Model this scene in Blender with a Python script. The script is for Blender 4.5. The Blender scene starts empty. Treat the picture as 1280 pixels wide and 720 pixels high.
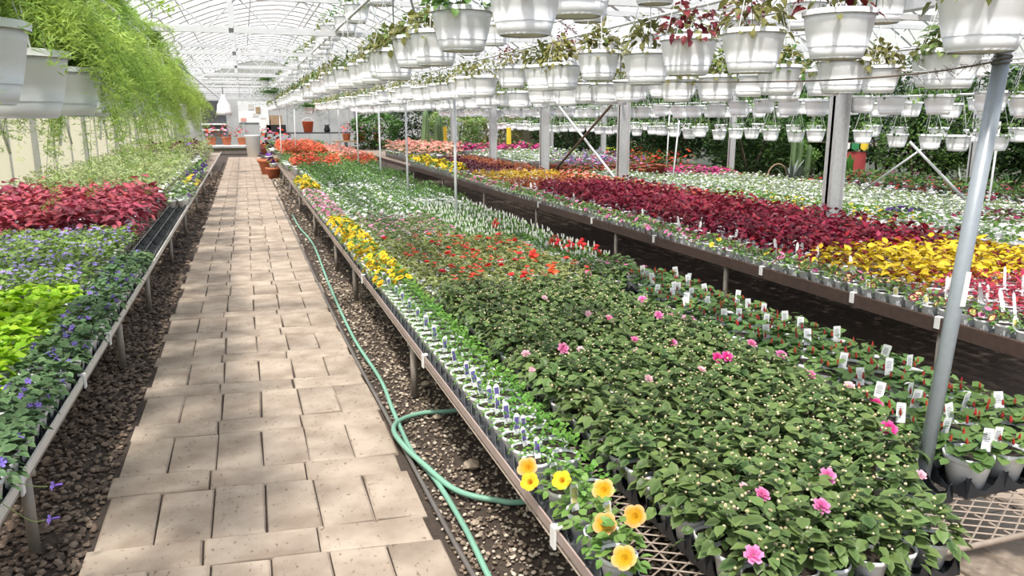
import bpy, math, random
import numpy as np
from mathutils import Matrix, Vector

# ------------------------------------------------------------------ camera, world, sun, exposure
scn = bpy.context.scene
COL = scn.collection
CAM_H, FPX = 1.65, 980.0
PITCH = math.atan(213 / FPX)
YAW = math.atan(337 * math.cos(PITCH) / FPX)
cam_data = bpy.data.cameras.new('camera')
cam_data.sensor_width = 36.0
cam_data.lens = FPX / 1280 * 36.0
cam_data.clip_start = 0.05
cam_data.clip_end = 300
cam = bpy.data.objects.new('camera', cam_data)
cam.location = (0, 0, CAM_H)
cam.rotation_euler = (math.pi / 2 - PITCH, 0, -YAW)
COL.objects.link(cam)
scn.camera = cam

world = bpy.data.worlds.new('sky')
scn.world = world
world.use_nodes = True
wn = world.node_tree
wn.nodes.clear()
w_out = wn.nodes.new('ShaderNodeOutputWorld')
w_bg = wn.nodes.new('ShaderNodeBackground')
w_sky = wn.nodes.new('ShaderNodeTexSky')
w_sky.sky_type = 'NISHITA'
w_sky.sun_disc = False
w_sky.sun_elevation = math.radians(62)
w_sky.sun_rotation = math.radians(235)
w_sky.air_density = 1.6
w_sky.dust_density = 4.0
w_sky.ozone_density = 0.6
w_bg.inputs['Strength'].default_value = 0.25
wn.links.new(w_sky.outputs[0], w_bg.inputs['Color'])
wn.links.new(w_bg.outputs[0], w_out.inputs['Surface'])

SUN_DIR = Vector((-0.20, -0.38, 0.90)).normalized()      # towards the sun
sun_data = bpy.data.lights.new('sun', 'SUN')
sun_data.energy = 9.0
sun_data.angle = math.radians(5)
sun_data.color = (1.0, 0.96, 0.90)
sun = bpy.data.objects.new('sun', sun_data)
sun.location = (-4, -2, 12)
sun.rotation_euler = SUN_DIR.to_track_quat('Z', 'Y').to_euler()
COL.objects.link(sun)

scn.view_settings.view_transform = 'Standard'
scn.view_settings.look = 'None'
scn.view_settings.gamma = 1.0
scn.view_settings.use_curve_mapping = False
scn.view_settings.exposure = -0.08
cy = scn.cycles
cy.max_bounces = 6
cy.diffuse_bounces = 4
cy.glossy_bounces = 2
cy.transmission_bounces = 3
cy.transparent_max_bounces = 6
cy.caustics_reflective = False
cy.caustics_refractive = False
cy.sample_clamp_indirect = 6.0

rng = np.random.default_rng(11)
R = math.radians
PI = math.pi

# ------------------------------------------------------------------ layout helpers (where a thing stands on the real planes)
FW = np.array([math.sin(YAW) * math.cos(PITCH), math.cos(YAW) * math.cos(PITCH), -math.sin(PITCH)])
RT = np.array([math.cos(YAW), -math.sin(YAW), 0.0])
UP = np.cross(RT, FW)
EYE = np.array([0, 0, CAM_H])


def proj(p):
    v = np.asarray(p, float) - EYE
    d = v @ FW
    return 640 + FPX * (v @ RT) / d, 360 - FPX * (v @ UP) / d, d


def in_view(p, m=70):
    x, y, d = proj(p)
    return d > 0.3 and -m < x < 1280 + m and -m < y < 720 + m


def at_depth(px, py, d):
    return EYE + (FW + RT * (px - 640) / FPX - UP * (py - 360) / FPX) * d


# ------------------------------------------------------------------ mesh builder
class MB:
    def __init__(s):
        s.V, s.T, s.E, s.F, s.FM, s.FS, s.mats, s.n = [], [], [], [], [], [], [], 0
        s._mesh = None

    def mi(s, m):
        for i, x in enumerate(s.mats):
            if x is m:
                return i
        s.mats.append(m)
        return len(s.mats) - 1

    def add(s, V, F, mat, t=0.5, e=0.0, smooth=False):
        V = np.asarray(V, np.float32).reshape(-1, 3)
        k = len(V)
        s.V.append(V)
        s.T.append(np.broadcast_to(np.asarray(t, np.float32), (k,)))
        s.E.append(np.broadcast_to(np.asarray(e, np.float32), (k,)))
        mi = s.mi(mat)
        if isinstance(F, np.ndarray):
            groups = [F]
        else:
            by = {}
            for f in F:
                by.setdefault(len(f), []).append(f)
            groups = [np.asarray(v, np.int32) for v in by.values()]
        for g in groups:
            s.F.append(g.astype(np.int32) + s.n)
            s.FM.append(mi)
            s.FS.append(smooth)
        s.n += k
        return s

    def merge(s, o, loc=(0, 0, 0), rz=0.0, sc=1.0, M=None):
        c, d = math.cos(rz), math.sin(rz)
        A = np.array([[c, -d, 0], [d, c, 0], [0, 0, 1]], np.float32) * np.float32(1)
        A = A * np.asarray(sc, np.float32)
        if M is not None:
            A = np.array(M.to_3x3(), np.float32)
            loc = M.translation
        for V in o.V:
            s.V.append(V @ A.T + np.asarray(loc, np.float32))
        s.T += o.T
        s.E += o.E
        for F, m, sm in zip(o.F, o.FM, o.FS):
            s.F.append(F + s.n)
            s.FM.append(s.mi(o.mats[m]))
            s.FS.append(sm)
        s.n += o.n
        return s

    def mesh(s, name='mesh'):
        if s._mesh is not None:
            return s._mesh
        me = bpy.data.meshes.new(name)
        if s.n:
            V = np.concatenate(s.V)
            nl = [F.size for F in s.F]
            loops = np.concatenate([F.ravel() for F in s.F])
            tot = np.concatenate([np.full(len(F), F.shape[1], np.int32) for F in s.F])
            start = np.concatenate([[0], np.cumsum(tot)[:-1]]).astype(np.int32)
            mi = np.concatenate([np.full(len(F), m, np.int32) for F, m in zip(s.F, s.FM)])
            sm = np.concatenate([np.full(len(F), b, bool) for F, b in zip(s.F, s.FS)])
            me.vertices.add(len(V))
            me.vertices.foreach_set('co', V.ravel())
            me.loops.add(len(loops))
            me.loops.foreach_set('vertex_index', loops)
            me.polygons.add(len(tot))
            me.polygons.foreach_set('loop_start', start)
            me.polygons.foreach_set('material_index', mi)
            me.polygons.foreach_set('use_smooth', sm)
            a = me.attributes.new('tint', 'FLOAT', 'POINT')
            a.data.foreach_set('value', np.concatenate(s.T).astype(np.float32))
            a = me.attributes.new('edge', 'FLOAT', 'POINT')
            a.data.foreach_set('value', np.concatenate(s.E).astype(np.float32))
            for m in s.mats:
                me.materials.append(m)
            me.update(calc_edges=True)
            me.validate()
        s._mesh = me
        return me


def box(mb, c, size, mat, rz=0.0, t=0.5, M=None):
    x, y, z = np.asarray(size) / 2
    V = np.array([[-x, -y, -z], [x, -y, -z], [x, y, -z], [-x, y, -z], [-x, -y, z], [x, -y, z], [x, y, z], [-x, y, z]])
    if rz:
        a, b = math.cos(rz), math.sin(rz)
        V = V @ np.array([[a, -b, 0], [b, a, 0], [0, 0, 1]]).T
    if M is not None:
        V = V @ np.array(M.to_3x3()).T
    V = V + np.asarray(c)
    F = np.array([[0, 3, 2, 1], [4, 5, 6, 7], [0, 1, 5, 4], [1, 2, 6, 5], [2, 3, 7, 6], [3, 0, 4, 7]])
    return mb.add(V, F, mat, t)


def bevel_box(mb, size, bev, mat, warp=0.0, skew=0.0):
    """a box whose top edges are bevelled, base at z=0"""
    x, y, z = size[0] / 2, size[1] / 2, size[2]
    b = bev
    rings = []
    for (dx, zz) in ((0, 0), (0, z - b), (b, z)):
        rings.append([[-x + dx, -y + dx, zz], [x - dx, -y + dx, zz], [x - dx, y - dx, zz], [-x + dx, y - dx, zz]])
    V = np.array(rings).reshape(-1, 3)
    if warp:
        V[:, :2] += rng.uniform(-warp, warp, (12, 2))
        V[8:, 2] += rng.uniform(-warp, warp, 4) * .6
    V[:, 1] += skew * V[:, 0]
    F = []
    for k in range(2):
        for i in range(4):
            j = (i + 1) % 4
            F.append([k * 4 + i, k * 4 + j, k * 4 + 4 + j, k * 4 + 4 + i])
    F.append([8, 9, 10, 11])
    F.append([3, 2, 1, 0])
    return mb.add(V, np.array(F), mat)


def frame_of(d):
    d = np.asarray(d, float)
    d = d / max(np.linalg.norm(d), 1e-9)
    a = np.array([0, 0, 1.0]) if abs(d[2]) < 0.9 else np.array([1.0, 0, 0])
    u = np.cross(a, d)
    u /= np.linalg.norm(u)
    return d, u, np.cross(d, u)


def tube(mb, pts, r, mat, n=6, caps=True, t=0.5, r_end=None, e=0.0):
    P = np.asarray(pts, float)
    m = len(P)
    rr = np.linspace(r, r if r_end is None else r_end, m)
    ang = np.arange(n) * 2 * PI / n
    V = []
    d0, u, v = frame_of(P[1] - P[0])
    for i in range(m):
        d = P[min(i + 1, m - 1)] - P[max(i - 1, 0)]
        d = d / max(np.linalg.norm(d), 1e-9)
        u = u - d * (u @ d)
        u /= max(np.linalg.norm(u), 1e-9)
        v = np.cross(d, u)
        V.append(P[i] + rr[i] * (np.cos(ang)[:, None] * u + np.sin(ang)[:, None] * v))
    V = np.concatenate(V)
    F = []
    for i in range(m - 1):
        for k in range(n):
            j = (k + 1) % n
            F.append((i * n + k, i * n + j, (i + 1) * n + j, (i + 1) * n + k))
    if caps:
        F.append(tuple(range(n - 1, -1, -1)))
        F.append(tuple(range((m - 1) * n, m * n)))
    return mb.add(V, F, mat, t, e, smooth=n > 5)


def bar(mb, p, q, r, mat, n=6, **k):
    return tube(mb, [p, q], r, mat, n, **k)


def lathe(mb, prof, n, mat, t=0.5, c=(0, 0, 0), cap_top=False, cap_bottom=True, smooth=True):
    ang = np.arange(n) * 2 * PI / n
    V = np.concatenate([np.stack([r * np.cos(ang), r * np.sin(ang), np.full(n, z)], 1) for r, z in prof]) + np.asarray(c)
    F = []
    for i in range(len(prof) - 1):
        for k in range(n):
            j = (k + 1) % n
            F.append((i * n + k, i * n + j, (i + 1) * n + j, (i + 1) * n + k))
    if cap_bottom:
        F.append(tuple(range(n - 1, -1, -1)))
    if cap_top:
        b = (len(prof) - 1) * n
        F.append(tuple(range(b, b + n)))
    return mb.add(V, F, mat, t, smooth=smooth)


def disc(mb, r, z, n, mat, c=(0, 0)):
    ang = np.arange(n) * 2 * PI / n
    V = np.stack([c[0] + r * np.cos(ang), c[1] + r * np.sin(ang), np.full(n, z)], 1)
    return mb.add(V, [tuple(range(n))], mat)


# leaf templates: (verts, faces, edge attr); base at the origin, tip along +Y, upper side +Z
def leaf_t(w=0.6, fold=0.12, droop=0.25, a=0.3, b=0.66, wb=0.85):
    y = [0.0, a, b, 1.0]
    hw = [0, w / 2, w / 2 * wb]
    V, E = [[0, 0, 0]], [0.35]
    for k in (1, 2):
        z = -droop * y[k] ** 2
        V += [[-hw[k], y[k], z + fold * w], [0, y[k], z], [hw[k], y[k], z + fold * w]]
        E += [1, 0, 1]
    V.append([0, 1, -droop])
    E.append(1)
    F = [(0, 2, 1), (0, 3, 2), (1, 2, 5, 4), (2, 3, 6, 5), (4, 5, 7), (5, 6, 7)]
    return np.array(V, float), F, np.array(E, float)


def leaf_s(w=0.6, droop=0.2):
    V = np.array([[0, 0, 0], [-w / 2, .45, .06], [w / 2, .45, .06], [0, 1, -droop]], float)
    return V, [(0, 2, 3, 1)], np.array([.2, .8, .8, 1.0])


def petal_disc(n=5, w=0.9, cup=0.15, notch=0.0):
    """an open flower of n petals, radius 1, facing +Z"""
    V, F, E = [[0, 0, -.08]], [], [0.0]
    for k in range(n):
        a = 2 * PI * k / n
        h = PI / n * w
        for (rr, da, zz, ee) in ((.55, -h, cup * .3, .5), (.98, -h * .62, cup, 1), (1.0 - notch, 0, cup * .8, 1), (.98, h * .62, cup, 1), (.55, h, cup * .3, .5)):
            V.append([rr * math.cos(a + da), rr * math.sin(a + da), zz])
            E.append(ee)
        b = 1 + 5 * k
        F.append((0, b, b + 1, b + 2))
        F.append((0, b + 2, b + 3, b + 4))
    return np.array(V, float), F, np.array(E, float)


def petunia_t(n=20):
    """a trumpet flower with five rounded, slightly ruffled lobes"""
    V, F, E = [[0, 0, -.55]], [], [-.3]
    for (r, z, e, wv) in ((.12, -.36, -.15, 0), (.34, -.10, .22, 0), (.72, .02, .62, .05), (1.0, .0, 1, .13)):
        for k in range(n):
            a = 2 * PI * k / n
            lobe = abs(math.cos(2.5 * a)) ** .6
            f = 1 + wv * (lobe - .6) * 1.2
            V.append([r * f * math.cos(a), r * f * math.sin(a), z + (.10 * (lobe - .5) * (wv > 0)) + .02 * (k % 2) * (wv > .1)])
            E.append(e)
    for k in range(n):
        F.append((0, 1 + k, 1 + (k + 1) % n))
        for i in range(3):
            F.append((1 + i * n + k, 1 + (i + 1) * n + k, 1 + (i + 1) * n + (k + 1) % n, 1 + i * n + (k + 1) % n))
    return np.array(V, float), F, np.array(E, float)


def rose_t():
    """a double flower: three whorls of cupped petals"""
    V, F, E = [], [], []
    for (cnt, r, z0, z1, off, e1) in ((6, 1.0, .0, .28, 0, 1.0), (5, .72, .1, .5, .5, .7), (4, .42, .2, .62, .2, .45)):
        for k in range(cnt):
            a = 2 * PI * (k + off) / cnt
            h = PI / cnt * 1.15
            b = len(V)
            V += [[.08 * math.cos(a), .08 * math.sin(a), z0],
                  [r * .62 * math.cos(a - h), r * .62 * math.sin(a - h), z0 + (z1 - z0) * .55],
                  [r * math.cos(a - h * .45), r * math.sin(a - h * .45), z1],
                  [r * 1.05 * math.cos(a + h * .35), r * 1.05 * math.sin(a + h * .35), z1 * .9],
                  [r * .62 * math.cos(a + h), r * .62 * math.sin(a + h), z0 + (z1 - z0) * .55]]
            E += [.1, e1 * .7, e1, e1, e1 * .7]
            F += [(b, b + 1, b + 2), (b, b + 2, b + 3), (b, b + 3, b + 4)]
    return np.array(V, float), F, np.array(E, float)


def quad_f():
    """a tiny far-off flower: four kites round a centre"""
    V = [[0, 0, .1]]
    for k in range(6):
        V.append([math.cos(k * PI / 3), math.sin(k * PI / 3), .12 if k % 2 else -.12])
    return np.array(V, float), [(0, 1, 2, 3), (0, 3, 4, 5), (0, 5, 6, 1)], np.array([0, 1, 1, 1, 1, 1, 1.])


_ico_v, _ico_f = None, None


def ico():
    global _ico_v, _ico_f
    if _ico_v is None:
        p = (1 + 5 ** .5) / 2
        v = np.array([[-1, p, 0], [1, p, 0], [-1, -p, 0], [1, -p, 0], [0, -1, p], [0, 1, p], [0, -1, -p], [0, 1, -p], [p, 0, -1], [p, 0, 1], [-p, 0, -1], [-p, 0, 1]])
        _ico_v = v / np.linalg.norm(v[0])
        _ico_f = np.array([[0, 11, 5], [0, 5, 1], [0, 1, 7], [0, 7, 10], [0, 10, 11], [1, 5, 9], [5, 11, 4], [11, 10, 2], [10, 7, 6], [7, 1, 8], [3, 9, 4], [3, 4, 2], [3, 2, 6], [3, 6, 8], [3, 8, 9], [4, 9, 5], [2, 4, 11], [6, 2, 10], [8, 6, 7], [9, 8, 1]])
    return _ico_v, _ico_f


def scatter(mb, T, pos, az, pitch, roll, size, tint, mat, smooth=False):
    """many copies of a leaf or flower template in one mesh"""
    V, F, E = T
    pos = np.asarray(pos, float).reshape(-1, 3)
    N = len(pos)
    if N == 0:
        return mb
    b = lambda q: np.broadcast_to(np.asarray(q, float), (N,))
    az, pitch, roll, tint = b(az), b(pitch), b(roll), b(tint)
    size = np.asarray(size, float)
    size = np.broadcast_to(size[..., None] if size.ndim < 2 else size, (N, 3))
    X = V[None] * size[:, None, :]
    cr, sr = np.cos(roll)[:, None], np.sin(roll)[:, None]
    x, y, z = X[..., 0], X[..., 1], X[..., 2]
    x, z = cr * x + sr * z, -sr * x + cr * z
    cp, sp = np.cos(pitch)[:, None], np.sin(pitch)[:, None]
    y, z = cp * y - sp * z, sp * y + cp * z
    ca, sa = np.cos(az)[:, None], np.sin(az)[:, None]
    x, y = ca * x + sa * y, -sa * x + ca * y          # az measured so that +Y turns to (sin az, cos az)
    P = np.stack([x, y, z], -1) + pos[:, None, :]
    k = len(V)
    by = {}
    for f in F:
        by.setdefault(len(f), []).append(f)
    off = (np.arange(N) * k)[:, None, None]
    first = True
    for g in by.values():
        G = (np.asarray(g)[None] + off).reshape(-1, len(g[0]))
        if first:
            mb.add(P.reshape(-1, 3), G, mat, np.repeat(tint, k), np.tile(E, N), smooth)
            first = False
        else:
            mb.F.append((G + mb.n - N * k).astype(np.int32))
            mb.FM.append(mb.mi(mat))
            mb.FS.append(smooth)
    return mb


# ------------------------------------------------------------------ materials
def new_mat(name):
    m = bpy.data.materials.new(name)
    m.use_nodes = True
    nt = m.node_tree
    return m, nt, nt.nodes['Principled BSDF'], nt.nodes['Material Output']


def plain(name, col, rough=0.5, metal=0.0, noise=0.0, scale=20, spec=0.5, bump=0.0, rand=0.0):
    m, nt, b, o = new_mat(name)
    b.inputs['Roughness'].default_value = rough
    b.inputs['Metallic'].default_value = metal
    b.inputs['Specular IOR Level'].default_value = spec
    c4 = (*col, 1)
    b.inputs['Base Color'].default_value = c4
    if noise or bump:
        tc = nt.nodes.new('ShaderNodeTexCoord')
        nz = nt.nodes.new('ShaderNodeTexNoise')
        nz.inputs['Scale'].default_value = scale
        nz.inputs['Detail'].default_value = 5
        nt.links.new(tc.outputs['Object'], nz.inputs['Vector'])
    if noise:
        rp = nt.nodes.new('ShaderNodeMix')
        rp.data_type = 'RGBA'
        rp.inputs[6].default_value = tuple(x * (1 - noise) for x in col) + (1,)
        rp.inputs[7].default_value = tuple(min(1, x * (1 + noise)) for x in col) + (1,)
        nt.links.new(nz.outputs['Fac'], rp.inputs[0])
        nt.links.new(rp.outputs[2], b.inputs['Base Color'])
    if rand:
        oi = nt.nodes.new('ShaderNodeObjectInfo')
        hs = nt.nodes.new('ShaderNodeHueSaturation')
        mr = nt.nodes.new('ShaderNodeMapRange')
        mr.inputs[3].default_value = 1 - rand
        mr.inputs[4].default_value = 1 + rand
        nt.links.new(oi.outputs['Random'], mr.inputs[0])
        nt.links.new(mr.outputs[0], hs.inputs['Value'])
        if noise:
            nt.links.new(rp.outputs[2], hs.inputs['Color'])
        else:
            hs.inputs['Color'].default_value = c4
        nt.links.new(hs.outputs[0], b.inputs['Base Color'])
    if bump:
        bp = nt.nodes.new('ShaderNodeBump')
        bp.inputs['Strength'].default_value = bump
        bp.inputs['Distance'].default_value = 0.01
        nt.links.new(nz.outputs['Fac'], bp.inputs['Height'])
        nt.links.new(bp.outputs[0], b.inputs['Normal'])
    return m


def leafmat(name, c1, c2, ce=None, ea=(0.3, 1.0), trans=0.3, rough=0.45, rnd=0.16, spec=0.35, hue=0.012):
    """plant tissue: colour runs c1..c2 from leaf to leaf, ce towards the margin; light shines through"""
    m, nt, b, o = new_mat(name)
    L = nt.links.new
    N = nt.nodes.new
    at = N('ShaderNodeAttribute')
    at.attribute_name = 'tint'
    mix = N('ShaderNodeMix')
    mix.data_type = 'RGBA'
    mix.inputs[6].default_value = (*c1, 1)
    mix.inputs[7].default_value = (*c2, 1)
    L(at.outputs['Fac'], mix.inputs[0])
    col = mix.outputs[2]
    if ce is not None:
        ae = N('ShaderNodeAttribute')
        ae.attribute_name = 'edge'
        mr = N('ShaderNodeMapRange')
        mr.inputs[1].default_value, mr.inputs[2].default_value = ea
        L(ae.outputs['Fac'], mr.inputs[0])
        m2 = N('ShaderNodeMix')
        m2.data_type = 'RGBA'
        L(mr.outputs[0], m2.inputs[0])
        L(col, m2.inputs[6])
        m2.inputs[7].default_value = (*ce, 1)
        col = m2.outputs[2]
    oi = N('ShaderNodeObjectInfo')
    hs = N('ShaderNodeHueSaturation')
    r1 = N('ShaderNodeMapRange')
    r1.inputs[3].default_value, r1.inputs[4].default_value = 1 - rnd, 1 + rnd
    L(oi.outputs['Random'], r1.inputs[0])
    L(r1.outputs[0], hs.inputs['Value'])
    r2 = N('ShaderNodeMapRange')
    r2.inputs[3].default_value, r2.inputs[4].default_value = 0.5 - hue, 0.5 + hue
    wv = N('ShaderNodeMath')
    wv.operation = 'FRACT'
    ml = N('ShaderNodeMath')
    ml.operation = 'MULTIPLY'
    ml.inputs[1].default_value = 7.31
    L(oi.outputs['Random'], ml.inputs[0])
    L(ml.outputs[0], wv.inputs[0])
    L(wv.outputs[0], r2.inputs[0])
    L(r2.outputs[0], hs.inputs['Hue'])
    L(col, hs.inputs['Color'])
    L(hs.outputs[0], b.inputs['Base Color'])
    b.inputs['Roughness'].default_value = rough
    b.inputs['Specular IOR Level'].default_value = spec
    if trans:
        tr = N('ShaderNodeBsdfTranslucent')
        L(hs.outputs[0], tr.inputs['Color'])
        ms = N('ShaderNodeMixShader')
        ms.inputs[0].default_value = trans
        L(b.outputs[0], ms.inputs[1])
        L(tr.outputs[0], ms.inputs[2])
        L(ms.outputs[0], o.inputs['Surface'])
    return m


M = {}
M['pot'] = plain('white_pot_plastic', (.78, .79, .80), .38, noise=.05, scale=9, rand=.04)
M['basket'] = plain('white_basket_plastic', (.80, .805, .81), .6, noise=.04, scale=5, rand=.06, spec=.25)
M['wire'] = plain('white_wire', (.75, .75, .75), .4)
M['soil'] = plain('potting_soil', (.028, .019, .012), .95, noise=.6, scale=90, bump=.6)
M['tray'] = plain('black_tray_plastic', (.022, .024, .028), .34, noise=.4, scale=14)
M['traysunlit'] = plain('sunlit_black_tray_plastic', (.10, .105, .115), .32, noise=.3, scale=14)  # black tray plastic with its sunlit grey sheen painted into the base colour
M['traypale'] = plain('pale_grey_tray_plastic', (.42, .43, .44), .4, noise=.15, scale=14)
M['tag'] = plain('white_tag', (.82, .82, .82), .4)
M['tagprint'] = plain('grey_tag_print', (.35, .36, .40), .5)
M['tagpurple'] = plain('purple_tag_print', (.13, .10, .30), .45)
M['tagyellow'] = plain('yellow_tag_print', (.70, .62, .25), .45)
M['rail'] = plain('pinkish_metal_rail', (.40, .31, .28), .45, noise=.2, scale=12)
M['railwhite'] = plain('white_rail', (.74, .71, .66), .45, noise=.1, scale=10)
M['railbrown'] = plain('brown_timber', (.075, .048, .038), .6, noise=.4, scale=25, bump=.3)
M['leg'] = plain('grey_pipe', (.34, .30, .26), .5, metal=.2, noise=.25, scale=30)
M['mesh'] = plain('rusty_mesh', (.30, .24, .19), .6, noise=.4, scale=40)
M['galv'] = plain('galvanised_steel', (.60, .61, .62), .42, metal=.35, noise=.22, scale=30)
M['galvlight'] = plain('pale_steel', (.66, .67, .68), .45, metal=.1, noise=.1, scale=20)
M['polepaint'] = plain('blue_grey_paint', (.30, .335, .365), .35, metal=.15, noise=.12, scale=40)
M['rust'] = plain('rusty_brown_steel', (.13, .09, .06), .6, noise=.3)
M['hose'] = plain('green_hose', (.21, .42, .31), .45, noise=.12, scale=30)
M['blackhose'] = plain('black_rubber', (.02, .02, .022), .4)
M['edging'] = plain('dark_edging', (.14, .125, .115), .35, noise=.3, scale=18)
M['terra'] = plain('terracotta', (.50, .16, .075), .75, noise=.2, scale=10)
M['stem'] = plain('stem_brown', (.13, .09, .045), .7)
M['stemgreen'] = plain('stem_green', (.14, .20, .06), .6)
M['trunk'] = plain('bark', (.11, .075, .05), .9, noise=.4, scale=18, bump=.5)
M['stone'] = plain('pale_stone', (.42, .34, .25), .8, noise=.25, scale=20, bump=.3)
M['white'] = plain('white_paint', (.82, .82, .80), .5)
M['offwhite'] = plain('cream_board', (.62, .60, .55), .7, noise=.1, scale=3)
M['greywall'] = plain('grey_wall_sheet', (.44, .44, .43), .7, noise=.12, scale=2)
M['red'] = plain('red_board', (.40, .06, .06), .6, noise=.12, scale=3)
M['orange'] = plain('orange_plastic', (.85, .16, .06), .4)
M['yellow'] = plain('yellow_board', (.85, .62, .05), .5)
M['black'] = plain('black_plastic', (.02, .02, .02), .45)
M['dark'] = plain('dark_cabinet', (.06, .06, .065), .5)
M['greenboard'] = plain('green_flag', (.03, .22, .08), .6)
M['wood'] = plain('raw_wood', (.36, .25, .15), .7, noise=.25, scale=8)
M['flowerpotred'] = plain('orange_red_pot', (.42, .10, .06), .6)

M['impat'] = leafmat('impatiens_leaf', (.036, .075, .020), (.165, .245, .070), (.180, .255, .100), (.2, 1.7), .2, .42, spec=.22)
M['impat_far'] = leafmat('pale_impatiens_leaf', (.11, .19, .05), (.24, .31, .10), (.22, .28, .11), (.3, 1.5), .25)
M['impat_red'] = leafmat('bronze_impatiens_leaf', (.15, .20, .05), (.30, .33, .11), None, trans=.25)
M['bud'] = leafmat('cream_buds', (.58, .48, .26), (.78, .72, .50), None, trans=.15, rnd=.08)
M['pink'] = leafmat('pink_petals', (.68, .09, .30), (.82, .28, .50), (.86, .36, .58), (.3, 1.1), .3, .5, .12, .2)
M['hotpink'] = leafmat('magenta_petals', (.60, .02, .16), (.74, .07, .30), (.80, .18, .42), (.5, 1.2), .3, .5, .1, .2)
M['palepink'] = leafmat('pale_pink_petals', (.78, .42, .50), (.85, .60, .64), None, trans=.3)
M['red_fl'] = leafmat('red_petals', (.62, .035, .02), (.80, .10, .04), None, trans=.3, rnd=.1)
M['orangered'] = leafmat('orange_red_petals', (.75, .11, .045), (.84, .24, .13), None, trans=.3, rnd=.12)
M['salmon'] = leafmat('salmon_petals', (.85, .36, .28), (.90, .55, .45), None, trans=.3, rnd=.1)
M['white_fl'] = leafmat('white_petals', (.78, .78, .76), (.88, .88, .84), None, trans=.3, rnd=.05)
M['yel_fl'] = leafmat('yellow_petals', (.50, .15, .01), (.55, .18, .01), (.86, .58, .03), (-.2, .35), .3, .5, .08, .2)
M['peach_fl'] = leafmat('peach_edged_petals', (.60, .26, .01), (.74, .42, .02), (.88, .48, .22), (.45, 1.0), .3, .5, .08, .2)
M['yel_plain'] = leafmat('yellow_flowers', (.80, .52, .03), (.90, .70, .10), None, trans=.3)
M['purple_fl'] = leafmat('violet_petals', (.14, .07, .42), (.30, .20, .68), (.34, .24, .74), (.4, 1.2), .3)
M['lav_fl'] = leafmat('lavender_petals', (.24, .17, .58), (.44, .36, .78), None, trans=.3)
M['pansy_purple'] = leafmat('deep_purple_petals', (.06, .015, .14), (.17, .05, .36), None, trans=.2)
M['pansy_wine'] = leafmat('wine_petals', (.11, .008, .03), (.26, .02, .07), None, trans=.2)
M['wine_star'] = leafmat('wine_petals_with_yellow_star', (.84, .72, .26), (.84, .74, .36), (.20, .012, .03), (.45, .62), .2)
M['celosia'] = leafmat('celosia_leaf', (.075, .150, .034), (.165, .28, .080), None, trans=.25)
M['plume_red'] = leafmat('red_plume', (.27, .025, .018), (.44, .05, .03), None, trans=.1)
M['plume_white'] = leafmat('white_plume', (.72, .74, .66), (.86, .86, .80), None, trans=.1, rnd=.05)
M['parsley'] = leafmat('fresh_green_leaf', (.10, .25, .030), (.21, .42, .070), None, trans=.35)
M['petleaf'] = leafmat('petunia_leaf', (.12, .24, .045), (.23, .38, .10), None, trans=.3)
M['midgreen'] = leafmat('mid_green_leaf', (.070, .17, .03), (.17, .31, .07), None, trans=.3)
M['darkgreen'] = leafmat('dark_green_leaf', (.022, .062, .016), (.065, .13, .034), None, trans=.2)
M['palegreen'] = leafmat('pale_green_leaf', (.20, .32, .09), (.34, .45, .16), None, trans=.35)
M['silver'] = leafmat('silver_leaf', (.42, .46, .42), (.60, .64, .58), None, trans=.15)
M['lime'] = leafmat('lime_leaf', (.24, .44, .014), (.46, .68, .05), None, trans=.4, rough=.5)
M['strep'] = leafmat('velvet_leaf', (.055, .120, .045), (.12, .21, .080), (.15, .24, .11), (.2, 1.5), .2, .55)
M['lavleaf'] = leafmat('lavender_plant_leaf', (.14, .24, .05), (.28, .40, .10), None, trans=.3)
M['varieg'] = leafmat('variegated_leaf', (.16, .27, .06), (.34, .42, .14), (.60, .62, .36), (.45, 1.15), .3)
M['coleus_red'] = leafmat('rose_and_maroon_coleus_leaf', (.30, .03, .055), (.68, .13, .17), (.13, .03, .036), (.35, 1.1), .25, .45, .22)
M['coleus_burg'] = leafmat('burgundy_coleus_leaf', (.13, .008, .020), (.36, .018, .050), (.09, .008, .017), (.3, 1.4), .25, .5, .2)
M['coleus_yel'] = leafmat('yellow_coleus_leaf', (.60, .44, .012), (.74, .58, .04), (.40, .26, .01), (.7, 1.4), .25, .5)
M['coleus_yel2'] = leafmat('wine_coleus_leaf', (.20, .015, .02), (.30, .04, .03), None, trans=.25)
M['coleus_rc'] = leafmat('crimson_and_cream_coleus_leaf', (.38, .02, .055), (.55, .07, .10), (.30, .06, .06), (.6, 1.3), .25, .5)
M['coleus_rust'] = leafmat('rust_coleus_leaf', (.26, .06, .018), (.42, .14, .04), None, trans=.25)
M['coleus_must'] = leafmat('mustard_coleus_leaf', (.46, .28, .02), (.62, .42, .05), None, trans=.25)
M['coleus_dark'] = leafmat('dark_maroon_coleus_leaf', (.05, .006, .014), (.13, .016, .032), None, trans=.2)
M['basketgreen'] = leafmat('basket_leaf', (.09, .16, .035), (.24, .33, .09), None, trans=.4)
M['basketolive'] = leafmat('olive_basket_leaf', (.16, .17, .04), (.34, .33, .11), None, trans=.4)
M['basketrust'] = leafmat('rust_basket_leaf', (.28, .07, .045), (.44, .20, .09), None, trans=.4)
M['basketwine'] = leafmat('wine_basket_leaf', (.14, .018, .025), (.30, .05, .05), None, trans=.4)
M['fern'] = leafmat('asparagus_fern_needles', (.27, .43, .065), (.55, .71, .19), None, trans=.5, rough=.6)
M['boston'] = leafmat('fern_frond', (.045, .13, .022), (.12, .25, .05), None, trans=.3)
M['agave'] = leafmat('grey_agave', (.16, .20, .17), (.28, .32, .28), None, trans=.05)
M['cactus'] = leafmat('cactus_green', (.08, .14, .06), (.13, .20, .09), None, trans=0)


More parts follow.
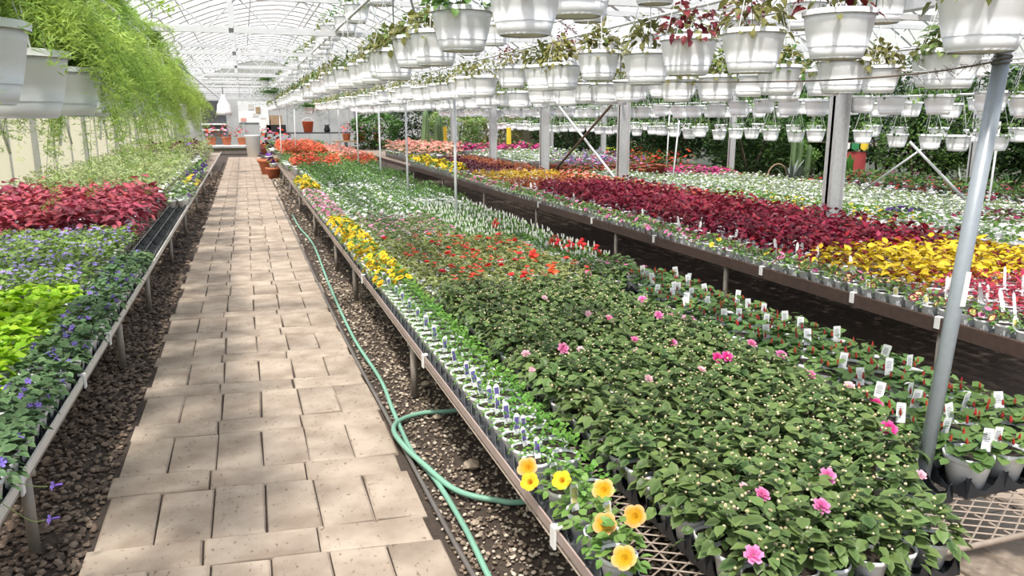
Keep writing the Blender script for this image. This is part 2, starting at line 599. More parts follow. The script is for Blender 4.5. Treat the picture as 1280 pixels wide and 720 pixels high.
def paver_mat():
    m, nt, b, o = new_mat('concrete_paver')
    L, N = nt.links.new, nt.nodes.new
    oi = N('ShaderNodeObjectInfo')
    tc = N('ShaderNodeTexCoord')
    ad = N('ShaderNodeVectorMath')
    ad.operation = 'MULTIPLY_ADD'
    cb = N('ShaderNodeCombineXYZ')
    for k in range(3):
        L(oi.outputs['Random'], cb.inputs[k])
    ad.inputs[1].default_value = (37, 53, 11)
    L(cb.outputs[0], ad.inputs[0])
    L(tc.outputs['Object'], ad.inputs[2])
    n1 = N('ShaderNodeTexNoise')
    n1.inputs['Scale'].default_value = 5
    n1.inputs['Detail'].default_value = 6
    L(ad.outputs[0], n1.inputs['Vector'])
    r1 = N('ShaderNodeValToRGB')
    r1.color_ramp.elements[0].position, r1.color_ramp.elements[0].color = .32, (.275, .215, .165, 1)
    r1.color_ramp.elements[1].position, r1.color_ramp.elements[1].color = .66, (.445, .365, .29, 1)
    L(n1.outputs['Fac'], r1.inputs[0])
    n2 = N('ShaderNodeTexNoise')
    n2.inputs['Scale'].default_value = 55
    n2.inputs['Detail'].default_value = 4
    mp = N('ShaderNodeMapping')
    mp.inputs['Scale'].default_value = (1, .55, 1)
    L(ad.outputs[0], mp.inputs[0])
    L(mp.outputs[0], n2.inputs['Vector'])
    r2 = N('ShaderNodeValToRGB')
    r2.color_ramp.elements[0].position, r2.color_ramp.elements[0].color = .27, (.30, .22, .17, 1)
    r2.color_ramp.elements[1].position, r2.color_ramp.elements[1].color = .38, (1, 1, 1, 1)
    L(n2.outputs['Fac'], r2.inputs[0])
    mu = N('ShaderNodeMix')
    mu.data_type = 'RGBA'
    mu.blend_type = 'MULTIPLY'
    mu.inputs[0].default_value = .75
    L(r1.outputs[0], mu.inputs[6])
    L(r2.outputs[0], mu.inputs[7])
    hs = N('ShaderNodeHueSaturation')
    mr = N('ShaderNodeMapRange')
    mr.inputs[3].default_value, mr.inputs[4].default_value = .88, 1.1
    L(oi.outputs['Random'], mr.inputs[0])
    L(mr.outputs[0], hs.inputs['Value'])
    L(mu.outputs[2], hs.inputs['Color'])
    L(hs.outputs[0], b.inputs['Base Color'])
    b.inputs['Roughness'].default_value = .85
    b.inputs['Specular IOR Level'].default_value = .25
    bp = N('ShaderNodeBump')
    bp.inputs['Strength'].default_value = .35
    bp.inputs['Distance'].default_value = .004
    L(n2.outputs['Fac'], bp.inputs['Height'])
    L(bp.outputs[0], b.inputs['Normal'])
    return m


M['paver'] = paver_mat()
M['ground'] = plain('dark_gravel_soil', (.060, .043, .032), .95, noise=.6, scale=60, bump=.8)


def pebble_mat(name, c1, c2, c3):
    m, nt, b, o = new_mat(name)
    L, N = nt.links.new, nt.nodes.new
    at = N('ShaderNodeAttribute')
    at.attribute_name = 'tint'
    rp = N('ShaderNodeValToRGB')
    rp.color_ramp.elements[0].color = (*c1, 1)
    rp.color_ramp.elements[1].color = (*c3, 1)
    e = rp.color_ramp.elements.new(.55)
    e.color = (*c2, 1)
    L(at.outputs['Fac'], rp.inputs[0])
    L(rp.outputs[0], b.inputs['Base Color'])
    b.inputs['Roughness'].default_value = .75
    return m


M['pebbles_brown'] = pebble_mat('brown_pebbles', (.065, .044, .032), (.16, .108, .076), (.27, .20, .145))
M['pebbles_pale'] = pebble_mat('mixed_gravel', (.10, .07, .05), (.25, .19, .135), (.62, .54, .43))


def glazing(name, tr, col, refl=.4):
    m, nt, b, o = new_mat(name)
    L, N = nt.links.new, nt.nodes.new
    t = N('ShaderNodeBsdfTransparent')
    d = N('ShaderNodeBsdfTranslucent')
    d.inputs['Color'].default_value = (*col, 1)
    df = N('ShaderNodeBsdfDiffuse')
    df.inputs['Color'].default_value = (*col, 1)
    m1 = N('ShaderNodeMixShader')
    m1.inputs[0].default_value = refl
    L(d.outputs[0], m1.inputs[1])
    L(df.outputs[0], m1.inputs[2])
    ms = N('ShaderNodeMixShader')
    ms.inputs[0].default_value = 1 - tr
    L(t.outputs[0], ms.inputs[1])
    L(m1.outputs[0], ms.inputs[2])
    L(ms.outputs[0], o.inputs['Surface'])
    return m


M['roof'] = glazing('roof_sheet', .55, (.74, .76, .79))
M['wallsheet'] = glazing('milky_wall_sheet', .03, (.86, .84, .72), .2)


# ------------------------------------------------------------------ object helpers
def obj(name, mb, parent=None, loc=(0, 0, 0), rot=(0, 0, 0), sc=1.0):
    o = bpy.data.objects.new(name, mb.mesh(name) if isinstance(mb, MB) else mb)
    COL.objects.link(o)
    if parent is not None:
        o.parent = parent
    o.location = loc
    o.rotation_euler = rot
    o.scale = (sc, sc, sc) if np.isscalar(sc) else sc
    return o


def tag(o, label, cat, group=None, kind=None):
    if label:
        o['label'] = label
    if cat:
        o['category'] = cat
    if group:
        o['group'] = group
    if kind:
        o['kind'] = kind
    return o


def thing(name, label, cat, loc=(0, 0, 0), rz=0.0, group=None, sc=1.0):
    o = bpy.data.objects.new(name, None)
    o.empty_display_size = 0.1
    COL.objects.link(o)
    o.location = loc
    o.rotation_euler = (0, 0, rz)
    o.scale = (sc, sc, sc)
    return tag(o, label, cat, group)


def struct(name, mb, parent=None, label=None):
    o = obj(name, mb, parent)
    if parent is None:
        o['kind'] = 'structure'
    if label:
        o['label'] = label
    return o


def one(f, *a, **k):
    mb = MB()
    f(mb, *a, **k)
    return mb


ORD = ['first', 'second', 'third', 'fourth', 'fifth', 'sixth', 'seventh', 'eighth', 'ninth', 'tenth', 'eleventh', 'twelfth', 'thirteenth', 'fourteenth', 'fifteenth', 'sixteenth', 'seventeenth', 'eighteenth', 'nineteenth', 'twentieth']
ORD += ['twenty-' + q for q in ORD[:9]] + ['thirtieth'] + ['thirty-' + q for q in ORD[:9]] + ['fortieth'] + ['forty-' + q for q in ORD[:9]]

# ================================================================== STRUCTURE
WALL_X, BAY_X, RIDGE = -3.6, 6.0, 1.2
Y0, Y1 = -3.0, 47.0

floor = struct('floor', one(box, (4, 18, -.06), (40, 50, .10), M['ground']))

# ---- pavers: stretcher rows of three long slabs, soldier rows of six upright ones
S_W, R_W, PER = .2175, .435, .66
SKEW = -.11          # the courses do not lie quite square to the path
pav_S = [one(bevel_box, (S_W - .007, .451, .045), .007, M['paver'], .004, SKEW) for _ in range(6)]
pav_R = [one(bevel_box, (R_W - .007, .195, .045), .007, M['paver'], .004, SKEW) for _ in range(6)]
far_pav = MB()


def pave(k, x0, n_s, y_base, solo):
    yb = y_base + PER * k
    sh = rng.uniform(-.02, .02)
    for i in range(n_s):
        c = (x0 + S_W * (i + .5) + sh * .5 + rng.uniform(-.002, .002), yb + .2 + .228 + SKEW * (x0 + S_W * (i + .5)) + rng.uniform(-.003, .003), -.041 + rng.uniform(-.003, .004))
        if solo:
            obj('paver', pav_S[rng.integers(6)], floor, c, (0, 0, rng.uniform(-.008, .008) + PI * rng.integers(2)))
        else:
            far_pav.merge(pav_S[rng.integers(6)], c)
    for i in range(n_s // 2):
        c = (x0 - .02 + R_W * (i + .5) + sh + rng.uniform(-.002, .002), yb + .098 + SKEW * (x0 - .02 + R_W * (i + .5)) + rng.uniform(-.002, .002), -.041 + rng.uniform(-.003, .004))
        if solo:
            obj('paver', pav_R[rng.integers(6)], floor, c, (0, 0, rng.uniform(-.008, .008) + PI * rng.integers(2)))
        else:
            far_pav.merge(pav_R[rng.integers(6)], c)


for k in range(-1, 50):
    pave(k, -.665, 6, 2.87, k < 26)
# the cross path that runs in front of the right-hand bench
for k in range(-2, 3):
    pave(k, 1.75, 10, 1.27, k > -2)
o = struct('paver_field', far_pav, floor)
o['kind'] = 'stuff'


def pebbles(name, n, xf, yr, size, mat, label, sq=.6):
    iv, jf = ico()
    mb = MB()
    y = yr[0] + (yr[1] - yr[0]) * rng.random(n) ** 1.5
    lo, hi = xf
    x = rng.uniform(lo, hi, n)
    s = size * rng.uniform(.35, 1.0, n) ** 1.3 * (1 + .08 * np.maximum(0, y - 4))
    sc = np.stack([s, s * rng.uniform(.6, 1, n), s * sq * rng.uniform(.7, 1, n)], 1)
    iv2 = iv * (1 + .0)
    pos = np.stack([x, y, s * rng.uniform(-.1, .5, n) * .6], 1)
    T = (iv2, [tuple(f) for f in jf], np.zeros(12))
    scatter(mb, T, pos, rng.uniform(0, 6.28, n), rng.uniform(-.5, .5, n), rng.uniform(-.5, .5, n), sc, rng.random(n), mat)
    o = obj(name, mb, floor)
    o['kind'] = 'stuff'
    o['label'] = label


pebbles('brown_gravel', 9000, (-1.5, -.69), (2.2, 9), .021, M['pebbles_brown'], 'dark brown rounded gravel between the left bench and the paved path')
pebbles('brown_gravel', 1800, (-1.4, -.69), (8.5, 26), .022, M['pebbles_brown'], 'distant brown gravel strip along the left side of the path')
pebbles('mixed_gravel', 14000, (.66, 1.72), (1.3, 8), .014, M['pebbles_pale'], 'pale and dark mixed gravel under the right bench beside the hose')
pebbles('mixed_gravel', 2500, (.66, 1.5), (7.5, 24), .016, M['pebbles_pale'], 'distant gravel strip under the right bench edge')
for i, (x, y, s, lab) in enumerate(((.93, 3.38, .045, 'pale angular stone under the bench above the lower hose bend'), (.98, 4.62, .032, 'tan stone beside the bench leg'),
                                    (.92, 4.05, .028, 'small tan stone just below the upper hose bend'), (.80, 2.86, .022, 'small grey stone close to the free end of the hose'))):
    mb = MB()
    iv, jf = ico()
    mb.add(iv * np.array([s, s * .8, s * .62]) * rng.uniform(.85, 1.15, (12, 1)), jf, M['stone'])
    tag(obj('stone', mb, None, (x, y, s * .45)), lab, 'stone')

# ---- edging strip and the green hose
pts = [(.57, 17.4, .012), (.60, 12, .012), (.62, 6.4, .014), (.655, 4.14, .014), (.675, 2.84, .016), (.70, 2.2, .016)]


def smooth_path(P, n=8):
    P = [np.array(p, float) for p in P]
    P = [2 * P[0] - P[1]] + P + [2 * P[-1] - P[-2]]
    out = []
    for i in range(1, len(P) - 2):
        for t in np.linspace(0, 1, n, endpoint=False):
            a, b, c, d = P[i - 1], P[i], P[i + 1], P[i + 2]
            out.append(.5 * ((2 * b) + (c - a) * t + (2 * a - 5 * b + 4 * c - d) * t * t + (3 * b - a - 3 * c + d) * t ** 3))
    out.append(P[-2])
    return out


tag(obj('path_edging', one(tube, smooth_path(pts, 6), .011, M['edging'], 6)), 'thin dark plastic edging along the right side of the paved path', 'edging')
hose = [(.70, 13.9, .02), (.71, 12.2, .02), (.77, 10.5, .02), (.71, 7.9, .02), (.685, 5.9, .02), (.72, 4.8, .02), (.70, 4.2, .02), (.69, 3.62, .02), (.73, 3.28, .02), (.745, 2.82, .02), (.735, 2.4, .02), (.74, 1.9, .02)]
hose2 = [(1.5, 4.2, .02), (1.06, 4.1, .02), (.86, 4.12, .02), (.72, 4.05, .024), (.645, 3.88, .045), (.65, 3.66, .05), (.70, 3.40, .05), (.79, 3.13, .03), (.94, 3.0, .02), (1.06, 2.95, .02), (1.5, 2.95, .02)]
tag(obj('garden_hose', one(tube, smooth_path(hose, 8), .0125, M['hose'], 8)), 'green garden hose running along the gravel beside the path', 'hose')
tag(obj('garden_hose', one(tube, smooth_path(hose2, 10), .0135, M['hose'], 8)), 'thicker green hose looping out from under the right bench', 'hose')


# ---- roof: arched sheets, rafters, purlins and trusses, two bays
def arch(x, bay=0):
    u = (x - (RIDGE + 9.6 * bay)) / 4.8
    return 2.75 + 2.0 * (1 - abs(u) ** 1.7)


ceiling = struct('ceiling', one(lambda mb: [box(mb, (x, (Y0 + Y1) / 2, 2.68), (.16, Y1 - Y0, .10), M['galv']) for x in (WALL_X, BAY_X, BAY_X + 9.6)]))
PAN = 2.0
for bay in (0, 1):
    cx = RIDGE + 9.6 * bay
    for side in (-1, 1):
        xs = cx + side * np.linspace(0, 4.8, 9)
        pm = MB()
        V = np.array([[x, y, arch(x, bay) + .05] for x in xs for y in (-PAN / 2 + .01, PAN / 2 - .01)])
        pm.add(V, np.array([[2 * i, 2 * i + 1, 2 * i + 3, 2 * i + 2] for i in range(8)]), M['roof'])
        y = Y0 + PAN / 2
        while y < Y1:
            obj('roof_panel', pm, ceiling, (0, y, 0))
            y += PAN
    rm = one(tube, [(x, 0, arch(x, bay) + .0) for x in cx + np.linspace(-4.8, 4.8, 17)], .030, M['galvlight'], 4)
    y = Y0
    while y < Y1 + .01:
        if bay == 0 or y > 4:
            obj('rafter', rm, ceiling, (0, y, 0))
        y += 1.0
    for k, u in enumerate(np.linspace(-4.0, 4.0, 6)):
        obj('purlin', one(bar, (cx + u, Y0, arch(cx + u, bay) - .03), (cx + u, Y1, arch(cx + u, bay) - .03), .02, M['galvlight'], 4), ceiling)

web_cache = {}


def truss(y, bay, full):
    xa, xb = (WALL_X, BAY_X) if bay == 0 else (BAY_X, BAY_X + 9.6)
    L = xb - xa
    if full:
        t = bpy.data.objects.new('truss', None)
        COL.objects.link(t)
        t.parent = ceiling
        t.location = (xa, y, 0)
        key = 'chord'
        if key not in web_cache:
            web_cache['lo'] = one(box, (L / 2, 0, 2.55), (L, .05, .05), M['galvlight'])
            web_cache['hi'] = one(box, (L / 2, 0, 2.90), (L, .05, .06), M['galvlight'])
            web_cache['up'] = one(bar, (0, 0, 2.56), (.33, 0, 2.89), .009, M['galv'], 5)
            web_cache['dn'] = one(bar, (0, 0, 2.89), (.33, 0, 2.56), .009, M['galv'], 5)
            web_cache['post'] = one(box, (0, 0, 3.72), (.045, .045, 2.35), M['galvlight'])
            web_cache[key] = 1
        obj('lower_chord', web_cache['lo'], t)
        obj('upper_chord', web_cache['hi'], t)
        n = int(L / .33)
        for i in range(n):
            obj('web', web_cache['up' if i % 2 == 0 else 'dn'], t, (i * .33, 0, 0))
        pm = one(box, (0, 0, 3.55), (.05, .05, 2.2), M['galvlight'])
        if bay == 0:
            obj('king_post', pm, t, (3.55, 0, 0), sc=1)
    else:
        mb = MB()
        box(mb, ((xa + xb) / 2, y, 2.55), (L, .05, .05), M['galvlight'])
        box(mb, ((xa + xb) / 2, y, 2.90), (L, .05, .06), M['galvlight'])
        n = int(L / .33)
        for i in range(n):
            z0, z1 = (2.56, 2.89) if i % 2 == 0 else (2.89, 2.56)
            bar(mb, (xa + i * .33, y, z0), (xa + i * .33 + .33, y, z1), .009, M['galv'], 4)
        bar(mb, (xa + 3.55, y, 2.45), (xa + 3.55, y, 4.5), .024, M['galvlight'], 4)
        obj('truss', mb, ceiling)


for k in range(-1, 11):
    y = 9.2 + 3.2 * k
    truss(y, 0, k in (0, 1, 2))
    if y > 3:
        truss(y, 1, False)

# ---- left wall: kneewall of milky sheets between steel posts
wl = struct('wall_left', one(lambda mb: [box(mb, (WALL_X, 19, 1.87), (.07, 44, .08), M['galv']), box(mb, (WALL_X, 19, .06), (.06, 44, .12), M['galv'])]))
sheet = one(box, (0, 0, .98), (.02, 1.56, 1.72), M['wallsheet'])
upper = one(box, (0, 0, 2.27), (.02, 1.56, .72), M['roof'])
post = one(box, (0, 0, 1.35), (.09, .07, 2.7), M['galv'])
batten = one(box, (-.02, 0, 1.35), (.03, .03, 2.6), M['galv'])
brace = MB()
bar(brace, (.10, 0, 1.84), (.10, -.55, 1.1), .025, M['galv'], 6)
bar(brace, (.10, 0, 1.84), (.10, .55, 1.1), .025, M['galv'], 6)
y = Y0
i = 0
while y < Y1:
    obj('wall_sheet', sheet, wl, (WALL_X, y + .8, 0))
    obj('wall_sheet', upper, wl, (WALL_X, y + .8, 0))
    obj('post' if i % 3 == 0 else 'batten', post if i % 3 == 0 else batten, wl, (WALL_X + .06, y, 0))
    if i % 3 == 1:
        obj('brace', brace, wl, (WALL_X, y + .8, 0))
    y += 1.6
    i += 1

wb = struct('wall_back', one(lambda mb: box(mb, (6, Y1, 1.35), (19.2, .06, 2.7), M['greywall'])))
for i in range(17):
    obj('wall_batten', one(box, (-3.4 + i * 1.15, Y1 - .05, 1.4), (.05, .04, 2.6), M['galv']), wb)
gm = MB()
xs = np.linspace(WALL_X, BAY_X, 17)
V = np.array([[x, 0, z] for x in xs for z in (2.7, arch(x) + .04)])
gm.add(V, np.array([[2 * i, 2 * i + 2, 2 * i + 3, 2 * i + 1] for i in range(16)]), M['roof'])
obj('gable_sheet', gm, wb, (0, Y1, 0))
obj('gable_sheet', gm, wb, (9.6, Y1, 0))
wr = struct('wall_right', one(lambda mb: box(mb, (15.6, 19, .5), (.06, 44, 1.0), M['wallsheet'])))
for i in range(14):
    obj('wall_sheet', one(box, (15.6, -1.4 + 3.2 * i, 1.85), (.02, 3.1, 1.65), M['roof']), wr)
    obj('post', one(box, (15.55, -3 + 3.2 * i, 1.35), (.09, .09, 2.7), M['galv']), wr)


# ---- gutter posts between benches two and three, and the farther line of posts
def post_mesh(w, h):
    mb = MB()
    box(mb, (0, 0, h / 2), (w, w * .55, h), M['galv'])
    box(mb, (-w * .5 + .006, -w * .3, h / 2), (.012, w * .5, h), M['galv'])
    box(mb, (w * .5 - .006, -w * .3, h / 2), (.012, w * .5, h), M['galv'])
    return mb


for i, (x, y) in enumerate(((6.1, 7.1), (5.95, 11.95), (5.95, 15.6), (6.0, 19.4), (6.0, 23.4))):
    tag(obj('steel_post', post_mesh(.17, 2.63), None, (x, y, 0)), 'galvanised square steel gutter post standing behind the second bench, %s from the camera' % ORD[i], 'post')
for i, (x, y) in enumerate(((9.65, 11.1), (9.3, 13.8), (8.9, 19), (11.6, 10.2), (9.4, 24))):
    lab = ('pale square steel post in front of the red board', 'pale square steel post left of the shrubs', 'pale steel post beside the pink flowers far behind the third bench', 'grey steel post at the right edge before the plant wall', 'slim pale steel post at the far end of the third bench')[i]
    tag(obj('steel_post', post_mesh(.11, 2.63), None, (x, y, 0)), lab, 'post')

# ---- the near leaning pole and the thin poles carrying the basket pipes
t = thing('support_pole', 'leaning blue grey round steel pole rising from the near end of the right bench', 'pole', (2.19, 2.0, 0))
top = Vector((.165, 0, 1.90))
obj('pole', one(bar, (0, 0, 0), top, .0255, M['polepaint'], 16), t)
obj('sticker', one(box, (0, 0, 0), (.022, .003, .12), M['tag']), t, (.098, -.0265, 1.08), (0, R(5.0), 0), 1)['label'] = 'white paper sticker on the pole'
wmb = MB()
for k in range(3):
    a = np.linspace(0, 2 * PI, 14)
    tube(wmb, np.stack([top.x - .006 + .029 * np.cos(a), .029 * np.sin(a), 1.825 + .008 * k + .006 * np.cos(a + k)], 1), .0022, M['rust'], 4)
obj('wire_wrap', wmb, t)
wire = smooth_path([(2.335, 1.985, 1.83), (2.30, 2.25, 1.805), (2.30, 2.7, 1.80), (2.32, 3.4, 1.82), (2.34, 4.6, 1.87), (2.35, 6.4, 1.94), (2.35, 9.08, 2.02)], 8)
tag(obj('wire', one(tube, wire, .003, M['rust'], 4)), 'thin dark wire strung from the leaning pole towards the baskets', 'wire')
fr = MB()
for k in range(46):
    p = np.array(wire[2 + k % 9]) + rng.uniform(-.01, .01, 3)
    q = p + np.array([rng.uniform(-.03, .03), rng.uniform(-.05, .05), rng.uniform(-.045, .018)])
    bar(fr, p, q, .0012, M['rust'] if k % 3 else M['wire'], 3, caps=False)
tag(obj('twine_tuft', fr), 'frayed tuft of brown and white ties on the dark wire', 'twine')
for i, (x, y) in enumerate(((2.35, 9.1), (2.4, 12.3), (2.45, 15.2), (2.5, 18.7), (2.5, 22.4))):
    tag(obj('thin_pole', one(bar, (0, 0, 0), (0, 0, 2.12), .017, M['galvlight'], 8), None, (x, y, 0)), 'thin pale pole rising from the right edge of the right bench, %s from the camera' % ORD[i], 'pole')
tag(obj('thin_pole', one(bar, (0, 0, 0), (0, 0, 1.66), .014, M['galvlight'], 8), None, (6.1, 5.25, 0)), 'thin pale rod between the near leaning pole and the steel gutter post', 'pole')
for i, (x, y, h) in enumerate(((8.35, 6.5, 1.55), (9.0, 7.6, 1.6), (7.2, 12.5, 1.6), (8.8, 15.5, 1.7), (1.4, 24, 1.9), (.95, 23, 1.9))):
    lab = ('thin pale rod beside the near crossed braces at right', 'thin white rod standing right of the steel post by the red board', 'thin leaning white rod rising behind the burgundy coleus', 'thin pale rod in front of the tall shrub', 'thin pole far down the right bench by the orange bucket', 'thin pole far down the right bench near the fern')[i]
    tag(obj('thin_pole', one(bar, (0, 0, 0), (.03 if i != 2 else .12, 0, h), .014, M['galvlight'], 8), None, (x, y, 0)), lab, 'pole')
for name, p, q, r, mat, lab in (('brace_rod', (6.05, 15.4, .5), (5.85, 11.7, 2.1), .022, M['rust'], 'rusty brown brace rod crossing a white one behind bench two'),
                                ('brace_rod', (5.95, 12.0, .55), (6.05, 15.3, 2.0), .022, M['galvlight'], 'pale brace rod crossing a rusty one behind bench two'),
                                ('brace_rod', at_depth(1137, 177, 10.2), at_depth(1206, 249, 9.9), .018, M['galvlight'], 'pale brace rod slanting down to the right behind the near pole'),
                                ('brace_rod', at_depth(1157, 183, 10.6), at_depth(1079, 238, 11.4), .016, M['galv'], 'grey brace rod slanting down to the left behind the near pole')):
    tag(obj(name, one(bar, p, q, r, mat, 8)), lab, 'brace')

# ================================================================== BENCHES
def bench(name, label, x0, x1, ya, yb, z, railmat, rail_h, rail_t, legs, side, meshrange):
    """wire-topped bench; `side` is the edge that faces the path"""
    t = thing(name, label, 'bench', ((x0 + x1) / 2, (ya + yb) / 2, 0))
    ox, oy = (x0 + x1) / 2, (ya + yb) / 2
    L = yb - ya
    for s, nm in ((-1, 'rail'), (1, 'rail')):
        xx = x0 if s < 0 else x1
        o = obj(nm, one(box, (xx - ox, 0, z - rail_h / 2 + .04), (rail_t, L, rail_h), railmat), t)
        obj('angle_strip', one(box, (xx - ox - s * .02, 0, z - .012), (.04, L, .012), M['leg']), o)
    for yy in (ya, yb):
        obj('end_rail', one(bar, (x0 - ox, yy - oy, z - .012), (x1 - ox, yy - oy, z - .012), .010, M['mesh'], 6), t)
    lm = one(bar, (0, 0, 0), (0, 0, z - .02), .022, M['leg'], 8)
    for y in legs:
        obj('leg', lm, t, ((x0 if side < 0 else x1) - ox - side * .035, y - oy, 0))
        obj('leg', lm, t, ((x1 if side < 0 else x0) - ox + side * .06, y - oy, 0))
        obj('cross_bar', one(bar, (x0 - ox, y - oy, z - .03), (x1 - ox, y - oy, z - .03), .013, M['leg'], 6), t)
    # diamond mesh top near the camera, plain long wires beyond
    mm = MB()
    w = x1 - x0
    y = ya
    ym = ya + meshrange
    step = .055
    k = 0
    while y < ym + w * .6:
        for sgn in (1, -1):
            p = np.array([x0, y, z - .006]) if sgn > 0 else np.array([x1, y, z - .006])
            q = np.array([x1, y - w * .6, z - .006]) if sgn > 0 else np.array([x0, y - w * .6, z - .006])
            # clip to y in [ya, ym]
            for lo, hi in ((ya, ym),):
                d = q - p
                t0 = max(0, (p[1] - hi) / max(1e-9, (p[1] - q[1])))
                t1 = min(1, (p[1] - lo) / max(1e-9, (p[1] - q[1])))
                if t1 > t0:
                    a, b = p + d * t0, p + d * t1
                    bar(mm, a - (ox, oy, 0), b - (ox, oy, 0), .0032, M['mesh'], 4, caps=False)
        y += step
    for i in range(int(w / .14) + 1):
        bar(mm, (x0 + .14 * i - ox, ya - oy, z - .012), (x0 + .14 * i - ox, yb - oy, z - .012), .004, M['mesh'], 4, caps=False)
    y = ym
    while y < yb:
        bar(mm, (x0 - ox, y - oy, z - .008), (x1 - ox, y - oy, z - .008), .006, M['mesh'], 4, caps=False)
        y += .16
    o = obj('mesh_top', mm, t)
    o['kind'] = 'stuff'
    return t


BR = dict(x0=.84, x1=2.96, z=.36)
bench_r = bench('plant_bench', 'long low bench right of the path with pinkish metal edge rail and wire mesh top', .84, 2.96, 1.64, 34, .36, M['rail'], .036, .006,
                (4.45, 7.1, 8.65, 11.4, 14.5, 17.5, 20.5, 24), -1, 1.6)
bench_2 = bench('plant_bench', 'long bench with dark brown timber edge across the dark gap from the right bench', 3.83, 5.85, 2.35, 30, .45, M['railbrown'], .085, .03,
                (3.46, 5.7, 7.85, 10.4, 13, 16, 19, 23), -1, .1)
bench_3 = bench('plant_bench', 'third bench behind the steel gutter posts with white flowers', 6.30, 9.2, 3.6, 27, .45, M['railbrown'], .06, .03, (5, 8, 11, 14, 18, 22), -1, .1)
bench_l = bench('plant_bench', 'long low bench left of the path with white edge rail', -3.45, -.84, 1.7, 32, .36, M['railwhite'], .040, .008, (3.2, 5.62, 7.25, 9.6, 12, 15, 18, 22), 1, 1.2)
clip = MB()
box(clip, (-.004, 0, -.03), (.008, .035, .07), M['white'])
box(clip, (.010, 0, .004), (.03, .035, .006), M['white'])
for t, x, z, ys in ((bench_r, .835, .40, (2.07, 3.98, 6.3)), (bench_2, 3.812, .495, (3.45, 4.15, 5.15, 6.9, 8.4, 10.2)), (bench_l, -.835, .40, (3.0, 4.2, 5.0))):
    for y in ys:
        obj('clip', clip, t, (x - t.location.x, y - t.location.y, z), (0, 0, 0 if x > 0 else PI))['label'] = 'white plastic clip on the edge rail'


# ---- trays with scalloped walls
def tray(nx, ny, pit, h=.064, low=.012, mat=None):
    mat = mat or M['tray']
    mb = MB()
    W, L = nx * pit, ny * pit
    box(mb, (W / 2, L / 2, .004), (W - .004, L - .004, .006), mat)
    prof = [(0, h), (.10, h * .86), (.26, low + .3 * (h - low)), (.5, low), (.74, low + .3 * (h - low)), (.90, h * .86)]

    def wall(p, d, n, out):
        s, zz = [], []
        for c in range(n):
            for a, z in prof:
                s.append((c + a) * pit)
                zz.append(z)
        s.append(n * pit)
        zz.append(h)
        s, zz = np.array(s), np.array(zz)
        p, d, out = np.array(p, float), np.array(d, float), np.array(out, float)
        inner = p + s[:, None] * d
        th = out * .003
        top_in = inner + np.stack([0 * zz, 0 * zz, zz], 1) - out * (.012 * zz / h)[:, None]
        V = np.concatenate([inner + th, top_in + th, top_in, inner])
        m = len(s)
        F = []
        for i in range(m - 1):
            for r in range(3):
                F.append((r * m + i, r * m + i + 1, (r + 1) * m + i + 1, (r + 1) * m + i))
        mb.add(V, np.array(F), mat)
    wall((.001, 0, .004), (0, 1, 0), ny, (-1, 0, 0))
    wall((W - .001, 0, .004), (0, 1, 0), ny, (1, 0, 0))
    wall((0, .001, .004), (1, 0, 0), nx, (0, -1, 0))
    wall((0, L - .001, .004), (1, 0, 0), nx, (0, 1, 0))
    for i in range(1, nx):
        wall((i * pit, 0, .004), (0, 1, 0), ny, (-1, 0, 0))
    for j in range(1, ny):
        wall((0, j * pit, .004), (1, 0, 0), nx, (0, -1, 0))
    return mb


T_edge = tray(2, 5, .115, mat=M['traysunlit'])
T_edge1 = tray(1, 5, .125, mat=M['traysunlit'])
T_imp = tray(3, 5, .115)
T_cel = tray(2, 4, .17, h=.075)
T_e2 = tray(2, 5, .125, mat=M['traypale'])
T_l = tray(2, 5, .115)


def tray_row(mb, x, ya, n, step, z, label_one, label_all, group, near=20, rz=0):
    for i in range(n):
        o = obj('plant_tray', mb, None, (x, ya + step * i, z), (0, 0, rz))
        if i < near:
            tag(o, label_one % ORD[i] if '%s' in label_one else label_one, 'tray', group)
        else:
            tag(o, label_all, 'tray', group)


ZR, Z2, ZL = .36, .45, .36
tray_row(T_edge1, .857, 1.69, 1, .579, ZR, 'narrow sunlit black tray under the yellow petunias at the bench corner', '', None)
tray_row(T_edge, .856, 2.335, 15, .579, ZR, 'scalloped sunlit black tray at the path edge of the right bench, %s from the camera', 'scalloped sunlit black tray farther along the path edge of the right bench', 'edge trays on the right bench')
for c in range(3):
    tray_row(T_imp, 1.175 + .349 * c, 1.515 if c < 2 else 1.86, 6 if c == 0 else 2, .579, ZR, 'black impatiens tray, %s column from the edge, %%s from the camera' % ORD[c],
             'black scalloped tray along the left side of the impatiens bed', 'impatiens trays')
tray_row(T_cel, 2.28, 1.86, 1, .69, ZR, 'black scalloped tray holding large celosia pots at the near end of the bench', '', None)
tray_row(T_cel, 2.625, 1.80, 5, .69, ZR, 'black tray of large red celosia pots along the dark gap, %s from the camera', 'black tray of red celosia farther along the dark gap', 'celosia trays', 5)
tray_row(T_edge, 2.72, 5.86, 5, .579, ZR, 'sunlit black scalloped tray at the dark gap under the white plumes, %s from the camera', 'sunlit black scalloped tray under far white plumes', 'trays under the white plumes', 3)
tray_row(T_e2, 3.85, 2.42, 16, .629, Z2, 'grey scalloped tray on the brown timber edge of the second bench, %s from the camera', 'grey scalloped tray farther along the brown timber edge', 'edge trays on the second bench')
tray_row(T_l, -1.09, 1.75, 10, .579, ZL, 'dark scalloped tray at the edge of the left bench, %s from the camera', 'dark scalloped tray farther along the left bench edge', 'edge trays on the left bench')
tray_row(T_l, -1.09, 7.6, 8, .579, ZL, 'empty black tray at the left bench edge beside the rose coleus, %s from the camera', 'empty black tray at the left bench edge beside the rose coleus', 'empty trays on the left bench', 8)


